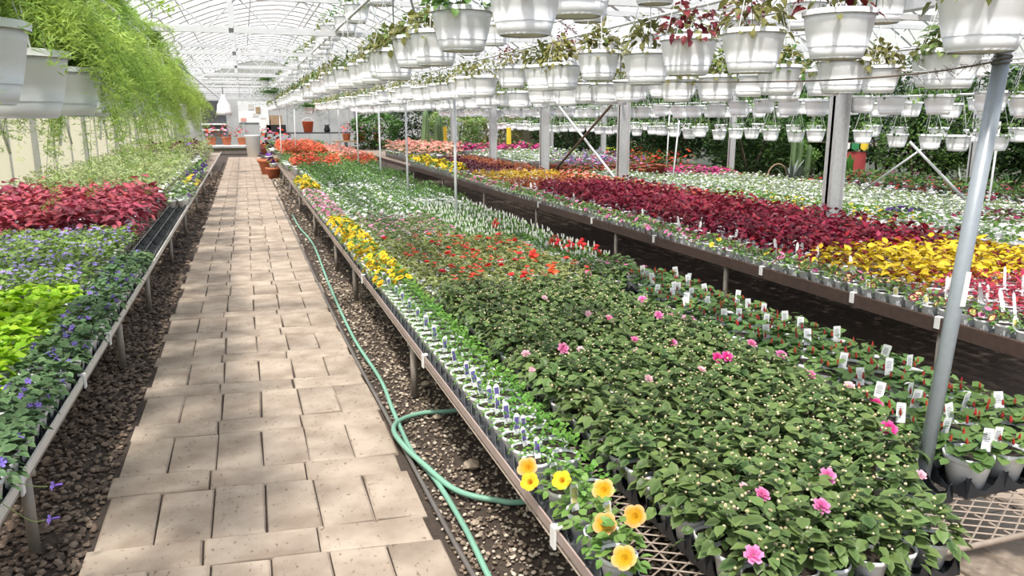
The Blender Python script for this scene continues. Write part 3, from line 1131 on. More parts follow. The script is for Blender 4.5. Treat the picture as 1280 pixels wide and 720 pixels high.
# ================================================================== PLANTS
def pot_mb(rt, h, mat, n=14, lip=.004):
    mb = MB()
    rb = rt * .72
    lathe(mb, [(rb, 0), (rt - .004, h * .78), (rt - .003, h * .80), (rt, h * .81), (rt + lip * .6, h), (rt - .002, h), (rt - .004, h * .88)], n, mat)
    return mb


def soil_mb(rt, h, n=10):
    return one(disc, rt - .003, h * .89, n, M['soil'])


class Kind:
    """a potted plant: variants, each a list of (part name, MB, children)"""
    def __init__(s, name, cat='plant'):
        s.name, s.cat, s.var, s.far, s.count = name, cat, [], [], 0
        s.stuff = None
        s.stuff_label = None


def add_far(kind):
    for parts in kind.var:
        mb = MB()
        for (n, m, ch) in parts:
            mb.merge(m)
            for (n2, m2) in ch:
                mb.merge(m2)
        kind.far.append(mb)


def mound(mat, T, n, r, h, z0, size, p_c=70, p_e=-5, flat=1.0, seed=None, jit=25, smin=.6, stem=None, under=True):
    """a dome of leaves round the pot axis: upright in the middle, spreading at the rim"""
    mb = MB()
    g = np.random.default_rng(seed if seed is not None else rng.integers(1 << 30))
    u = np.sqrt(g.random(n))
    az = g.random(n) * 2 * PI
    rho = u * r
    zz = z0 + h * (1 - u ** 2.2) * flat + h * .18 * g.standard_normal(n) * (1 if under else .4)
    zz = np.maximum(zz, z0 * .8)
    pitch = np.radians(p_c + (p_e - p_c) * u + g.uniform(-jit, jit, n))
    a2 = az + g.uniform(-.9, .9, n) * (1.2 - u)
    sz = size * g.uniform(smin, 1.1, n)
    back = sz * .4
    pos = np.stack([(rho - back * np.cos(pitch)) * np.sin(az), (rho - back * np.cos(pitch)) * np.cos(az), zz - back * np.sin(pitch)], 1)
    scatter(mb, T, pos, a2, pitch, g.uniform(-.5, .5, n), sz, g.random(n), mat)
    if stem is not None:
        for k in range(stem[1]):
            i = g.integers(n)
            b = np.array([g.uniform(-.01, .01), g.uniform(-.01, .01), z0 * .9])
            tube(mb, [b, (b + pos[i]) / 2 + (0, 0, .01), pos[i]], .0022, stem[0], 3, caps=False)
    mb.pts = np.concatenate([pos, a2[:, None], pitch[:, None]], 1)
    mb.par = (pos, a2, pitch, sz)
    return mb


def plume(mat, n_sp, r, z0, L, seed, rad=.007):
    mb = MB()
    g = np.random.default_rng(seed)
    iv, jf = ico()
    for k in range(n_sp):
        a = g.random() * 6.28
        q = r * math.sqrt(g.random())
        l = L * g.uniform(.7, 1.1)
        c = np.array([q * math.cos(a), q * math.sin(a), z0])
        ld = np.array([g.uniform(-.1, .1), g.uniform(-.1, .1), 1.0])
        prof = [(.25, 0), (.9, .15), (1, .4), (.72, .7), (.12, 1)]
        n = 5
        ang = np.arange(n) * 2 * PI / n
        V = np.concatenate([np.stack([rad * rr * (1 + .2 * g.random()) * np.cos(ang + i * .6), rad * rr * np.sin(ang + i * .6), np.full(n, 0)], 1) + c + ld * l * t for i, (rr, t) in enumerate(prof)])
        F = [(i * n + j, i * n + (j + 1) % n, (i + 1) * n + (j + 1) % n, (i + 1) * n + j) for i in range(4) for j in range(n)]
        mb.add(V, np.array(F), mat, g.random())
    return mb


def blossoms(mat, T, n, r, z0, h, size, seed=None, tilt=35, edge_bias=.5):
    mb = MB()
    g = np.random.default_rng(seed if seed is not None else rng.integers(1 << 30))
    u = g.random(n) ** edge_bias
    az = g.random(n) * 2 * PI
    pos = np.stack([u * r * np.sin(az), u * r * np.cos(az), z0 + h * (1 - u ** 2) + g.uniform(-.01, .015, n)], 1)
    pitch = -np.radians(tilt * u + g.uniform(-15, 15, n))       # tips the face outwards
    scatter(mb, T, pos, az, pitch, g.uniform(-.3, .3, n), size * g.uniform(.75, 1.1, n), g.random(n), mat)
    return mb


def tag_mb(h, w, printmat, lean=.0, z0=0.0, point=.86):
    mb = MB()
    V = [[-w / 2, 0, z0 - .02], [w / 2, 0, z0 - .02], [w / 2, 0, z0 + h * point], [w * (.18 if point < .95 else .44), 0, z0 + h], [-w * (.18 if point < .95 else .44), 0, z0 + h], [-w / 2, 0, z0 + h * point]]
    V = np.array(V + [[x, .0012, z] for x, y, z in V])
    F = [(0, 1, 2, 3, 4, 5), (11, 10, 9, 8, 7, 6)]
    for i in range(6):
        j = (i + 1) % 6
        F.append((i, i + 6, j + 6, j))
    mb.add(V, F, M['tag'])
    return mb


def print_mb(h, w, mat, z0=0.0, rows=5, block=False):
    mb = MB()
    if block:
        box(mb, (0, -.0006, z0 + h * .48), (w * .74, .0008, h * .62), mat)
    else:
        for k in range(rows):
            box(mb, (-w * .05, -.0006, z0 + h * (.25 + .58 * k / rows)), (w * (.7 if k % 2 else .55), .0008, h * .045), mat)
    return mb


LO, LN, LR = leaf_t(.72, .10, .28), leaf_t(.42, .10, .3), leaf_t(.95, .06, .2, .28, .68, .9)
LC = leaf_t(.62, .08, .35, .25, .6, .75)
LS = leaf_s(.62)
LSN = leaf_s(.36)
LSR = leaf_s(.85, .15)

# ---- leaf meshes for plants whose leaves are single parts
leaf_solo = {}


def solo_leaf(key, T, mat, n=4):
    if key not in leaf_solo:
        L = []
        for k in range(n):
            mb = MB()
            scatter(mb, T, [[0, 0, 0]], 0, 0, 0, 1.0, [(k + .5) / n], mat)
            L.append(mb)
        leaf_solo[key] = L
    return leaf_solo[key]


def put(kind, vi, loc, rz, s, label, group, flat, cap=300, extra=(), split=None, name=None):
    """one plant: an Empty with parts, or (flat) a single small mesh; past the cap it joins the kind's stuff"""
    kind.count += 1
    if kind.count > cap:
        if kind.stuff is None:
            kind.stuff = MB()
        kind.stuff.merge(kind.far[vi % len(kind.far)], loc, rz, s)
        return None
    nm = name or kind.name
    if flat:
        o = obj(nm, kind.far[vi % len(kind.far)], None, loc, (0, 0, rz), s)
        return tag(o, label, kind.cat, group)
    t = thing(nm, label, kind.cat, loc, rz, group, s)
    for (pn, m, ch) in kind.var[vi % len(kind.var)]:
        if split is not None and pn == 'foliage' and hasattr(m, 'par'):
            pos, a2, pitch, sz = m.par
            Ls = leaf_solo[split]
            for i in range(len(pos)):
                e = Matrix.Rotation(-a2[i], 4, 'Z') @ Matrix.Rotation(pitch[i], 4, 'X') @ Matrix.Rotation(rng.uniform(-.5, .5), 4, 'Y')
                obj('leaf', Ls[i % len(Ls)], t, pos[i], e.to_euler(), float(sz[i]))
            continue
        p = obj(pn, m, t)
        if pn in ('buds', 'blossoms', 'plumes'):
            p['kind'] = 'stuff'
        for (cn, cm) in ch:
            obj(cn, cm, p)
    for (pn, m, l2, rot, sc, ch) in extra:
        p = obj(pn, m, t, l2, rot, sc)
        for (cn, cm) in ch:
            obj(cn, cm, p)
    return t


def grid(x0, x1, y0, y1, sx, sy, jit=.012):
    xs = np.arange(x0, x1 + 1e-6, sx)
    ys = np.arange(y0, y1 + 1e-6, sy)
    P = [(x + rng.uniform(-jit, jit), y + rng.uniform(-jit, jit), c, r) for r, y in enumerate(ys) for c, x in enumerate(xs)]
    P.sort(key=lambda p: p[0] ** 2 + p[1] ** 2)
    return P


def bed(kind, pts, z, label, group, s=(.9, 1.12), flat_from=6.0, cap=300, extra=None, split=None, split_to=0, zplant=.12, m=60):
    n = 0
    ncol = 1 + max(p[2] for p in pts) if pts and len(pts[0]) > 2 else 0
    for p in pts:
        x, y = p[0], p[1]
        if not in_view((x, y, z + zplant), m):
            continue
        d = proj((x, y, z))[2]
        lab = label(x, y, n) if callable(label) else label
        grp = group
        if len(p) > 2 and not callable(label) and d < 24 and p[3] < 49 and p[2] < 49 and len(pts) > 1:
            c = p[2] if x > 0 else ncol - 1 - p[2]
            if ncol > 1:
                lab = '%s, %s from the path in the %s row' % (label, ORD[c], ORD[p[3]])
            else:
                lab = '%s, %s from the near end' % (label, ORD[p[3]])
        elif ncol and len(pts) > 1:
            lab = label + ', farther rows' if not callable(label) else lab
        ex = extra(x, y) if extra is not None else ()
        put(kind, int(rng.integers(0, max(len(kind.var), 1) * 97)), (x, y, z + .0075), rng.uniform(0, 6.28), float(rng.uniform(*s)), lab, grp, d > flat_from, cap, ex, split if d < split_to else None)
        n += 1
    return n


def simple_kind(name, leaf, T, n, r, h, size, flowers=None, pot=(.052, .088), nv=3, potmat=None, cat='plant', far_n=None, far_T=None, p_c=70, p_e=-5, z_in=-.012, stem=None, extra=None, flowername='blossoms', jit=25):
    k = Kind(name, cat)
    rt, ph = pot
    for v in range(nv):
        parts = [('pot', pot_mb(rt, ph, potmat or M['pot'], 12), [('soil', soil_mb(rt, ph))])]
        fm = mound(leaf if not isinstance(leaf, (list, tuple)) else leaf[v % len(leaf)], T, n, r, h, ph + z_in, size, p_c, p_e, stem=stem, jit=jit)
        parts.append(('foliage', fm, []))
        for fl in (flowers or ()):
            parts.append((fl.get('name', flowername), blossoms(fl['mat'], fl.get('T', PD), fl['n'], r * fl.get('rr', .95), ph + z_in + fl.get('dz', .01), h * fl.get('hh', 1.0), fl['size'], tilt=fl.get('tilt', 35)), []))
        if extra:
            parts += extra(v, ph)
        k.var.append(parts)
    add_far(k) if far_n is None else None
    if far_n is not None:
        for v in range(2):
            mb = pot_mb(rt, ph, potmat or M['pot'], 8)
            mb.merge(mound(leaf if not isinstance(leaf, (list, tuple)) else leaf[v % len(leaf)], far_T or LS, far_n, r, h, ph + z_in, size * (n / far_n) ** .5, p_c, p_e, jit=jit))
            for fl in (flowers or ()):
                mb.merge(blossoms(fl['mat'], QF, fl['n'], r * fl.get('rr', .95), ph + z_in + fl.get('dz', .01), h * fl.get('hh', 1.0), fl['size'] * 1.05, tilt=fl.get('tilt', 35)))
            if extra and far_n:
                for (_n, _m, _c) in extra(v, ph):
                    mb.merge(_m)
            k.far.append(mb)
    return k


PD, PT, PBIG, RS, QF = petal_disc(), petunia_t(10), petunia_t(30), rose_t(), quad_f()

# ---------------------------------------------------------------- right bench: the impatiens bed
K_imp = Kind('potted_impatiens')
for v in range(5):
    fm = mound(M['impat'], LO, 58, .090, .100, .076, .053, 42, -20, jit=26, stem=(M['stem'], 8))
    bm = MB()
    g = np.random.default_rng(50 + v)
    iv, jf = ico()
    ii = g.choice(58, 16, replace=False)
    pos, a2, pitch, sz = fm.par
    tops = pos[ii] + np.stack([g.uniform(-.008, .008, 16), g.uniform(-.008, .008, 16), g.uniform(.010, .024, 16)], 1)
    scatter(bm, (iv, [tuple(f) for f in jf], np.zeros(12)), tops, 0, 0, 0, g.uniform(.0030, .0062, 16), g.random(16), M['bud'])
    K_imp.var.append([('pot', pot_mb(.052, .088, M['pot']), [('soil', soil_mb(.052, .088))]), ('foliage', fm, []), ('buds', bm, [])])
for v in range(3):
    mb = pot_mb(.052, .088, M['pot'], 8)
    mb.merge(mound(M['impat'], LS, 44, .094, .100, .068, .058, 45, -28, jit=26))
    bm = MB()
    g = np.random.default_rng(80 + v)
    n = 12
    a = g.random(n) * 6.28
    q = .08 * np.sqrt(g.random(n))
    scatter(bm, QF, np.stack([q * np.cos(a), q * np.sin(a), .175 - q * .35], 1), a, 0, 0, .005, g.random(n), M['bud'])
    mb.merge(bm)
    K_imp.far.append(mb)
solo_leaf('impat', LO, M['impat'])
F_pink = one(scatter, RS, [[0, 0, 0]], 0, 0, 0, .020, [.4], M['pink'])
F_hot = one(scatter, RS, [[0, 0, 0]], 0, 0, 0, .022, [.4], M['hotpink'])
F_pale = one(scatter, RS, [[0, 0, 0]], 0, 0, 0, .016, [.5], M['palepink'])
# flowers seen in the photo, as spots on the bed's canopy
imp_spots = []
for (px, py, kind_f) in ((935, 610, F_pale), (950, 630, F_pink), (932, 705, F_pink), (1033, 600, F_pink), (1025, 643, F_pink), (1108, 547, F_hot), (1132, 505, F_hot), (1160, 592, F_pale), (895, 452, F_hot), (908, 455, F_hot), (840, 433, F_pink),
                         (793, 428, F_pink), (795, 440, F_pale), (762, 403, F_pink), (735, 398, F_pale), (823, 397, F_pink), (838, 397, F_pink), (856, 400, F_pale), (876, 396, F_pink), (703, 447, F_pink), (648, 460, F_pale),
                         (810, 482, F_pale), (726, 438, F_pale), (876, 465, F_pale), (1022, 462, F_pink), (975, 452, F_pink), (1060, 490, F_pale), (938, 436, F_pink), (658, 448, F_pale), (681, 380, F_pale), (803, 379, F_pink),
                         (660, 325, F_pink), (735, 345, F_pink), (772, 345, F_pink), (720, 330, F_pink), (575, 345, F_pink), (600, 350, F_pale), (500, 320, F_pink), (488, 322, F_pale)):
    d = FW + RT * (px - 640) / FPX - UP * (py - 360) / FPX
    tt = (.535 - CAM_H) / d[2]
    imp_spots.append([d[0] * tt, d[1] * tt, kind_f])
imp_pts = [(1.2325 + .1163 * i + rng.uniform(-.008, .008), 1.575 + .1158 * j + rng.uniform(-.008, .008), i, j) for j in range(31) for i in range(10) if not (i == 9 and 2 < j < 7) and not (i > 5 and j < 2) and not (i > 6 and j < 4)]
imp_pts.sort(key=lambda p: p[0] ** 2 + p[1] ** 2)
taken = {}
for sx, sy, f in imp_spots:
    j = min(range(len(imp_pts)), key=lambda q: (imp_pts[q][0] - sx) ** 2 + (imp_pts[q][1] - sy) ** 2)
    taken.setdefault(j, []).append((f, sx - imp_pts[j][0], sy - imp_pts[j][1]))
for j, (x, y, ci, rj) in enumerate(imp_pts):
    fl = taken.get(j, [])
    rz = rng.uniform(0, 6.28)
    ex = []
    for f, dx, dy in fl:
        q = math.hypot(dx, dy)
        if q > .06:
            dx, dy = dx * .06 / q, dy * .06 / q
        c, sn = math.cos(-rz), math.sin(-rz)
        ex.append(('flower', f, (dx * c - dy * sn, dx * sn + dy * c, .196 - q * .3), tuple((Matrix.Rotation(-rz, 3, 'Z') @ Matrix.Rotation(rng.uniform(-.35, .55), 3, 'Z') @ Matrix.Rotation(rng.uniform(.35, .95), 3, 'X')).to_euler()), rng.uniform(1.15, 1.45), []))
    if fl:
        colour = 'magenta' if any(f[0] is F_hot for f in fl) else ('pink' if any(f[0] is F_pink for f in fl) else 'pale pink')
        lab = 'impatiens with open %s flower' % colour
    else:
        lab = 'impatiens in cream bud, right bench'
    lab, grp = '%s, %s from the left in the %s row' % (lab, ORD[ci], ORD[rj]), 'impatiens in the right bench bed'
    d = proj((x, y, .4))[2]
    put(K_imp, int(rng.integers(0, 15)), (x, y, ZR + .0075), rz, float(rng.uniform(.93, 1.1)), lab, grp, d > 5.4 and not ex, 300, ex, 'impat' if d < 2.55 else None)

# ---------------------------------------------------------------- red plume celosia in big pots with white price tags
K_cel = Kind('potted_celosia')
for v in range(4):
    fm = mound(M['celosia'], LR, 46, .108, .060, .105, .050, 40, -12, jit=22)
    parts = [('pot', pot_mb(.077, .115, M['pot'], 18), [('soil', soil_mb(.077, .115, 14))]), ('foliage', fm, [])]
    for q in range(3 + v % 2):
        parts.append(('plume', plume(M['plume_red'], 1, .07, .155, .034, 7 * v + q, .0052), []))
    K_cel.var.append(parts)
add_far(K_cel)
T_cel_tag = tag_mb(.060, .034, None, point=.985)
P_cel_tag = print_mb(.062, .032, M['tagprint'])


def cel_tag(x, y):
    if rng.random() < .72:
        a, q = rng.uniform(0, 6.28), .05
        return [('price_tag', T_cel_tag, (q * math.cos(a), q * math.sin(a), .145), (R(rng.uniform(-18, 12)), R(rng.uniform(-12, 12)), 0), 1, [('print', P_cel_tag)])]
    return ()


pts = [(2.365, 1.945), (2.535, 1.945), (2.365, 2.115), (2.535, 2.115), (2.365, 2.285), (2.535, 2.285), (2.365, 2.455), (2.535, 2.455)]
for j in range(20):
    for i in range(2):
        pts.append((2.71 + .17 * i, 1.885 + .1705 * j + (.01 if j > 3 else 0)))
for j in range(12):
    pts.append((2.53, 2.68 + .172 * j))
pts.sort(key=lambda p: p[0] ** 2 + p[1] ** 2)
for j, (x, y) in enumerate(pts):
    rz = rng.uniform(-.5, .5) - .3
    lab = 'large white pot of red plumed celosia, the pot nearest the foot of the leaning pole' if j == 0 else 'red plumed celosia pot, %s from the near end, %s' % (
        ORD[int((y - 1.86) / .17)], 'column along the dark gap' if x > 2.8 else ('middle column' if x > 2.62 else ('inner column' if x > 2.45 else 'column beside the leaning pole')))
    put(K_cel, j, (x, y, ZR + .0075), rz, float(rng.uniform(.95, 1.08)), lab, 'red celosia pots on the right bench', False, 300, cel_tag(x, y))

# ---------------------------------------------------------------- edge row: white pots with purple tags and fresh green leaves
K_par = Kind('potted_nemophila')
for v in range(4):
    fm = mound(M['parsley'], leaf_t(.8, .05, .2, .35, .7, 1.0), 95, .090, .085, .066, .023, 60, -15, jit=35)
    K_par.var.append([('pot', pot_mb(.052, .088, M['pot']), [('soil', soil_mb(.052, .088))]), ('foliage', fm, [])])
add_far(K_par)
K_spr = Kind('seedling_pot')
for v in range(3):
    fm = mound(M['parsley'], LS, 70, .066, .05, .078, .020, 55, -10)
    K_spr.var.append([('pot', pot_mb(.052, .088, M['pot']), [('soil', soil_mb(.052, .088))]), ('foliage', fm, [])])
add_far(K_spr)
T_ptag, P_ptag = tag_mb(.072, .026, None), print_mb(.072, .026, M['tagpurple'], block=True)
j = 0
for k in range(31):
    y = 2.335 + .1158 * k
    if k in (0,):
        continue
    for x in (.915, 1.03):
        ex = []
        if x < 1 and (k < 9 or k % 2):
            for q in range(2 if k in (3, 6) else 1):
                ex.append(('plant_tag', T_ptag, (.01 + .03 * q, .025, .088), (R(-10), R(rng.uniform(-8, 8)), 0.35), rng.uniform(.9, 1.15), [('print', P_ptag)]))
        kind = K_spr if x < 1 else K_par
        if x < 1:
            lab = ('%s at the right bench edge, %s beyond the yellow petunias' % ('white pot with purple tag' if ex else 'untagged white seedling pot', ORD[j])) if j < 49 else 'white pot of seedlings farther along the edge row of the right bench'
            j += 1
        else:
            lab = 'fresh green leafy plant second from the bench edge, %s from the near end' % ORD[k] if k < 49 else 'fresh green leafy plant farther along the second row of the right bench'
        put(kind, int(rng.integers(0, 12)), (x, y, ZR + .0075), rng.uniform(-.2, .2), 1.0, lab, 'purple tagged pots along the right bench edge' if x < 1 else 'fresh green plants behind the purple tagged pots', proj((x, y, .4))[2] > 6, 300, ex)

# ---------------------------------------------------------------- yellow petunias at the near corner
K_pet = Kind('potted_petunia')
for v in range(3):
    fm = mound(M['petleaf'], LO, 58, .085, .095, .074, .040, 55, -15, jit=30, stem=(M['stemgreen'], 8))
    K_pet.var.append([('pot', pot_mb(.054, .09, M['pot'], 18), [('soil', soil_mb(.054, .09, 14))]), ('foliage', fm, [])])
add_far(K_pet)
solo_leaf('petleaf', LO, M['petleaf'])
F_pet = one(scatter, PBIG, [[0, 0, 0]], 0, 0, 0, .033, [.5], M['yel_fl'])
F_pet2 = one(scatter, PBIG, [[0, 0, 0]], 0, 0, 0, .034, [.5], M['peach_fl'])
F_tube = one(tube, [(0, 0, -.018), (0, .004, -.035), (0, .012, -.055)], .004, M['petleaf'], 5)
T_pt, P_pt = tag_mb(.075, .028, None), print_mb(.075, .028, M['tagyellow'], block=True)


def look(px, py, z):
    d = FW + RT * (px - 640) / FPX - UP * (py - 360) / FPX
    tt = (z - CAM_H) / d[2]
    return np.array([d[0] * tt, d[1] * tt, z])


pet = [((.915, 1.79), [(780, 697, .50, F_pet2), ], 'yellow petunia plant with peach edged flowers at the very corner of the right bench'),
       ((.925, 1.915), [(756, 655, .535, F_pet2), (793, 645, .53, F_pet2)], 'petunia plant with two broad yellow flowers, second pot from the bench corner'),
       ((.925, 2.05), [(754, 612, .55, F_pet2), (702, 600, .55, F_pet)], 'petunia plant with fading yellow flowers and a yellow tag, third pot from the corner'),
       ((.92, 2.21), [(662, 602, .50, F_pet), (659, 584, .53, F_pet2)], 'petunia plant with two yellow flowers leaning over the rail, fourth pot from the corner')]
for i, ((x, y), fl, lab) in enumerate(pet):
    ex = []
    for (px, py, z, f) in fl:
        p = look(px, py, z)
        to = Vector(EYE - p).normalized()
        n = (to * .75 + Vector((-.35, 0, .55))).normalized()
        e = n.to_track_quat('Z', 'Y').to_euler()
        ex.append(('flower', f, tuple(p - np.array([x, y, ZR + .0075])), e, 1.0 if f is F_pet2 else .92, [('flower_tube', F_tube)]))
        b = np.array([0, 0, .10])
        e2 = p - np.array([x, y, ZR + .0075]) - np.array(n) * .05
        ex.append(('flower_stem', one(tube, [b, (b + e2) / 2 + (0, 0, .02), e2], .0024, M['stemgreen'], 4), (0, 0, 0), (0, 0, 0), 1, []))
    if i in (1, 2, 3):
        ex.append(('plant_tag', T_pt, (-.02 if i != 1 else .03, .02, .09), (R(-8), 0, .3), 1.1, [('print', P_pt)]))
    put(K_pet, i, (x, y, ZR + .0075), 0.0, 1.0, lab, None, False, 300, ex, 'petleaf')
# bare pots waiting beside them
K_par.count = 0
for (x, y, lab) in ((1.03, 2.22, 'small white pot of fresh leaves beside the yellow petunias'),):
    put(K_par, 1, (x, y, ZR + .0075), 1, .9, lab, None, False, 300)

# ---------------------------------------------------------------- right bench, farther beds
MANY = 10 ** 6
K_yp = simple_kind('bedding_petunia', M['petleaf'], LO, 26, .075, .07, .036, [dict(mat=M['yel_fl'], T=PT, n=4, size=.030, tilt=55, hh=1.0)], nv=3)
bed(K_yp, grid(.91, 1.05, 5.55, 9.4, .13, .135), ZR, 'yellow petunia at the right bench edge', 'yellow petunias along the right bench edge', s=(1, 1.25), flat_from=5)
bed(K_yp, grid(.91, 1.05, 13.2, 15.5, .14, .16), ZR, 'distant yellow petunia, right bench edge', 'far yellow petunias on the right bench edge', s=(1.2, 1.5), flat_from=5)
K_mix = simple_kind('bedding_petunia', M['petleaf'], LO, 24, .075, .06, .034, [dict(mat=M['pink'], T=PD, n=5, size=.020, tilt=45), dict(mat=M['white_fl'], T=PD, n=3, size=.02, tilt=45)], nv=3)
bed(K_mix, grid(.91, 1.05, 9.5, 13.1, .14, .14), ZR, 'pink and white edging flower, right bench', 'pink and white edging flowers', s=(1, 1.25), flat_from=5)

K_ired = simple_kind('bronze_impatiens', M['impat_red'], LO, 56, .092, .095, .042, [dict(mat=M['bud'], T=QF, n=7, size=.006), dict(mat=M['red_fl'], T=PD, n=2, size=.026, tilt=15, rr=.6, dz=.045)], nv=4, far_n=44, p_c=45, p_e=-26, z_in=-.02)
K_ired0 = simple_kind('bronze_impatiens', M['impat_red'], LO, 56, .092, .095, .042, [dict(mat=M['bud'], T=QF, n=8, size=.006)], nv=3, far_n=44, p_c=45, p_e=-26, z_in=-.02)
red_bed = [(p, rng.random() < .42) for p in grid(1.21, 2.42, 5.2, 7.35, .125, .125)]
bed(K_ired, [p for p, q in red_bed if q], ZR, 'olive impatiens with orange red flowers', 'red impatiens on the right bench', flat_from=5.0)
bed(K_ired0, [p for p, q in red_bed if not q], ZR, 'olive impatiens in bud, right bench', 'olive impatiens in bud', flat_from=5.0)
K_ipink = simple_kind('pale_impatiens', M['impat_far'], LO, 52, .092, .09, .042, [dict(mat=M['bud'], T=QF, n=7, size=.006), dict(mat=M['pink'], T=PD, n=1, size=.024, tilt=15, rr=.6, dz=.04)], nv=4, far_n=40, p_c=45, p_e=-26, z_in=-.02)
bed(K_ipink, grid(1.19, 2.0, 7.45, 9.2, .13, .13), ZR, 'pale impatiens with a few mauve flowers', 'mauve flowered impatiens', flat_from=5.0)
K_igap = simple_kind('pale_impatiens', M['impat'], LO, 52, .092, .09, .044, [dict(mat=M['pink'], T=PD, n=2, size=.024, tilt=15, rr=.7, dz=.04)], nv=3, far_n=40, p_c=45, p_e=-26, z_in=-.02)
bed(K_igap, grid(2.47, 2.9, 5.24, 5.76, .12, .12), ZR, 'pink flowered impatiens at the dark gap', 'pink impatiens beside the red geraniums', flat_from=7)
K_wpl = simple_kind('white_celosia', M['midgreen'], LO, 36, .084, .07, .046, (), nv=4, far_n=30,
                    extra=lambda v, ph: [('plumes', plume(M['plume_white'], 2 + v % 2, .05, ph + .075, .048, 200 + v, .0066), [])])
bed(K_wpl, [p for p in grid(2.06, 2.9, 5.9, 10.6, .125, .125) if not (p[1] < 7.2 and p[0] < 2.46)], ZR, 'green plant with upright white plumes', 'white plumed celosia on the right bench', flat_from=5)
K_rg = simple_kind('bedding_geranium', M['midgreen'], LR, 20, .07, .06, .042, [dict(mat=M['red_fl'], n=14, size=.020, rr=.5, hh=1.1, dz=.045)], nv=2, far_n=16)
for (px, py) in ((668, 316), (693, 297), (697, 302), (712, 304), (728, 302), (745, 309), (620, 277), (655, 343), (692, 336)):
    p = look(px, py, .57)
    put(K_rg, int(px), (p[0], p[1], ZR + .012), px % 6, 1.15, 'small red geranium showing among the white plumes near the dark gap', 'red geraniums among the white plumes', True)
K_wp = simple_kind('white_petunia', [M['midgreen'], M['petleaf'], M['silver']], LO, 34, .075, .07, .036, [dict(mat=M['white_fl'], T=PD, n=4, size=.026, tilt=40)], nv=3, far_n=34)
bed(K_wp, grid(1.18, 2.0, 9.35, 13.2, .15, .15), ZR, 'white flowered petunia on the right bench', 'white petunias on the right bench', s=(1.1, 1.4), flat_from=5)
K_gr = simple_kind('green_geranium', M['midgreen'], LR, 26, .10, .13, .052, (), pot=(.062, .10), nv=3, far_n=24)
bed(K_gr, grid(2.05, 2.9, 10.8, 13.2, .17, .17), ZR, 'low green plant far along the dark gap', 'green plants far along the dark gap', flat_from=5)
bed(K_gr, grid(1.2, 2.9, 13.4, 18.2, .19, .19), ZR, 'leafy flowerless geranium, right bench', 'leafy green geraniums on the right bench', s=(1.1, 1.4), flat_from=5)
K_og = simple_kind('red_geranium', M['midgreen'], LR, 24, .11, .16, .055, [dict(mat=M['orangered'], n=26, size=.030, rr=.9, hh=1.0, dz=.05, tilt=20)], pot=(.075, .12), nv=3, far_n=20)
K_sg = simple_kind('salmon_geranium', M['midgreen'], LR, 24, .11, .14, .055, [dict(mat=M['salmon'], n=20, size=.028, rr=.9, hh=1.0, dz=.05, tilt=20)], pot=(.075, .12), nv=2, far_n=20)
mixed = [(p, rng.random() < .35) for p in grid(1.1, 2.9, 18.4, 20.2, .22, .24)]
bed(K_og, [p for p, q in mixed if q], ZR, 'red geranium in the mixed far block', 'mixed geraniums far down the right bench', s=(1.2, 1.5), flat_from=5)
bed(K_gr, [p for p, q in mixed if not q], ZR, 'green geranium in the mixed far block', 'mixed geraniums far down the right bench', s=(1.2, 1.5), flat_from=5)
bed(K_gr, grid(1.0, 2.9, 20.4, 22.6, .23, .24), ZR, 'tall green geranium before the red block', 'tall green geraniums', s=(1.3, 1.6), flat_from=5)
bed(K_og, grid(1.15, 2.3, 22.8, 29, .24, .26), ZR, 'orange red geranium, far right bench end', 'orange red geraniums', s=(1.5, 1.8), flat_from=5)
bed(K_sg, grid(2.35, 2.9, 20.6, 27, .24, .26), ZR, 'salmon geranium beside orange red ones', 'salmon geraniums', s=(1.3, 1.6), flat_from=5)
bed(K_gr, grid(.95, 2.9, 29.3, 32.5, .30, .30), ZR, 'dark green geranium at the far end of the right bench', 'dark geraniums at the end', s=(1.6, 1.9), flat_from=5)

# ---------------------------------------------------------------- second bench
K_e2 = simple_kind('edge_petunia', M['petleaf'], LO, 46, .085, .07, .036, [dict(mat=M['pink'], T=PT, n=2, size=.026, tilt=60)], pot=(.058, .085), nv=4, flowername='blossoms')
K_star = simple_kind('star_petunia', M['petleaf'], LO, 46, .088, .08, .036, [dict(mat=M['wine_star'], T=PT, n=3, size=.030, tilt=55)], pot=(.058, .085), nv=3)
K_ystar = simple_kind('yellow_star_petunia', M['petleaf'], LO, 46, .088, .08, .036, [dict(mat=M['yel_plain'], T=PT, n=3, size=.026, tilt=55)], pot=(.058, .085), nv=2)
near_edge = [(p, rng.random() < .6) for p in grid(3.91, 4.03, 2.47, 5.0, .122, .1258, .005)]
bed(K_star, [p for p, q in near_edge if q], Z2, 'wine and yellow star petunia, second bench edge', 'star petunias', flat_from=5.2)
bed(K_e2, [p for p, q in near_edge if not q], Z2, 'pink petunia at the near second bench edge', 'pink petunias at the near edge', flat_from=5.2)
near_edge = [(p, rng.random() < .5) for p in grid(3.91, 4.03, 5.06, 6.4, .122, .1258, .005)]
bed(K_ystar, [p for p, q in near_edge if q], Z2, 'yellow edge petunia below the burgundy coleus', 'yellow edge petunias', flat_from=5.2)
bed(K_e2, [p for p, q in near_edge if not q], Z2, 'pink petunia below the burgundy coleus', 'pink petunias among yellow', flat_from=5.2)
bed(K_e2, grid(3.91, 4.03, 6.47, 15.2, .125, .13, .005), Z2, 'small pink petunia, second bench edge', 'pink petunias along the edge of the second bench', s=(1.0, 1.2), flat_from=5.2)
bed(K_yp, grid(3.95, 4.3, 15.4, 19.5, .2, .2), Z2, 'distant yellow flower, second bench edge', 'yellow flowers far along the second bench', s=(1.6, 2.0), flat_from=5)


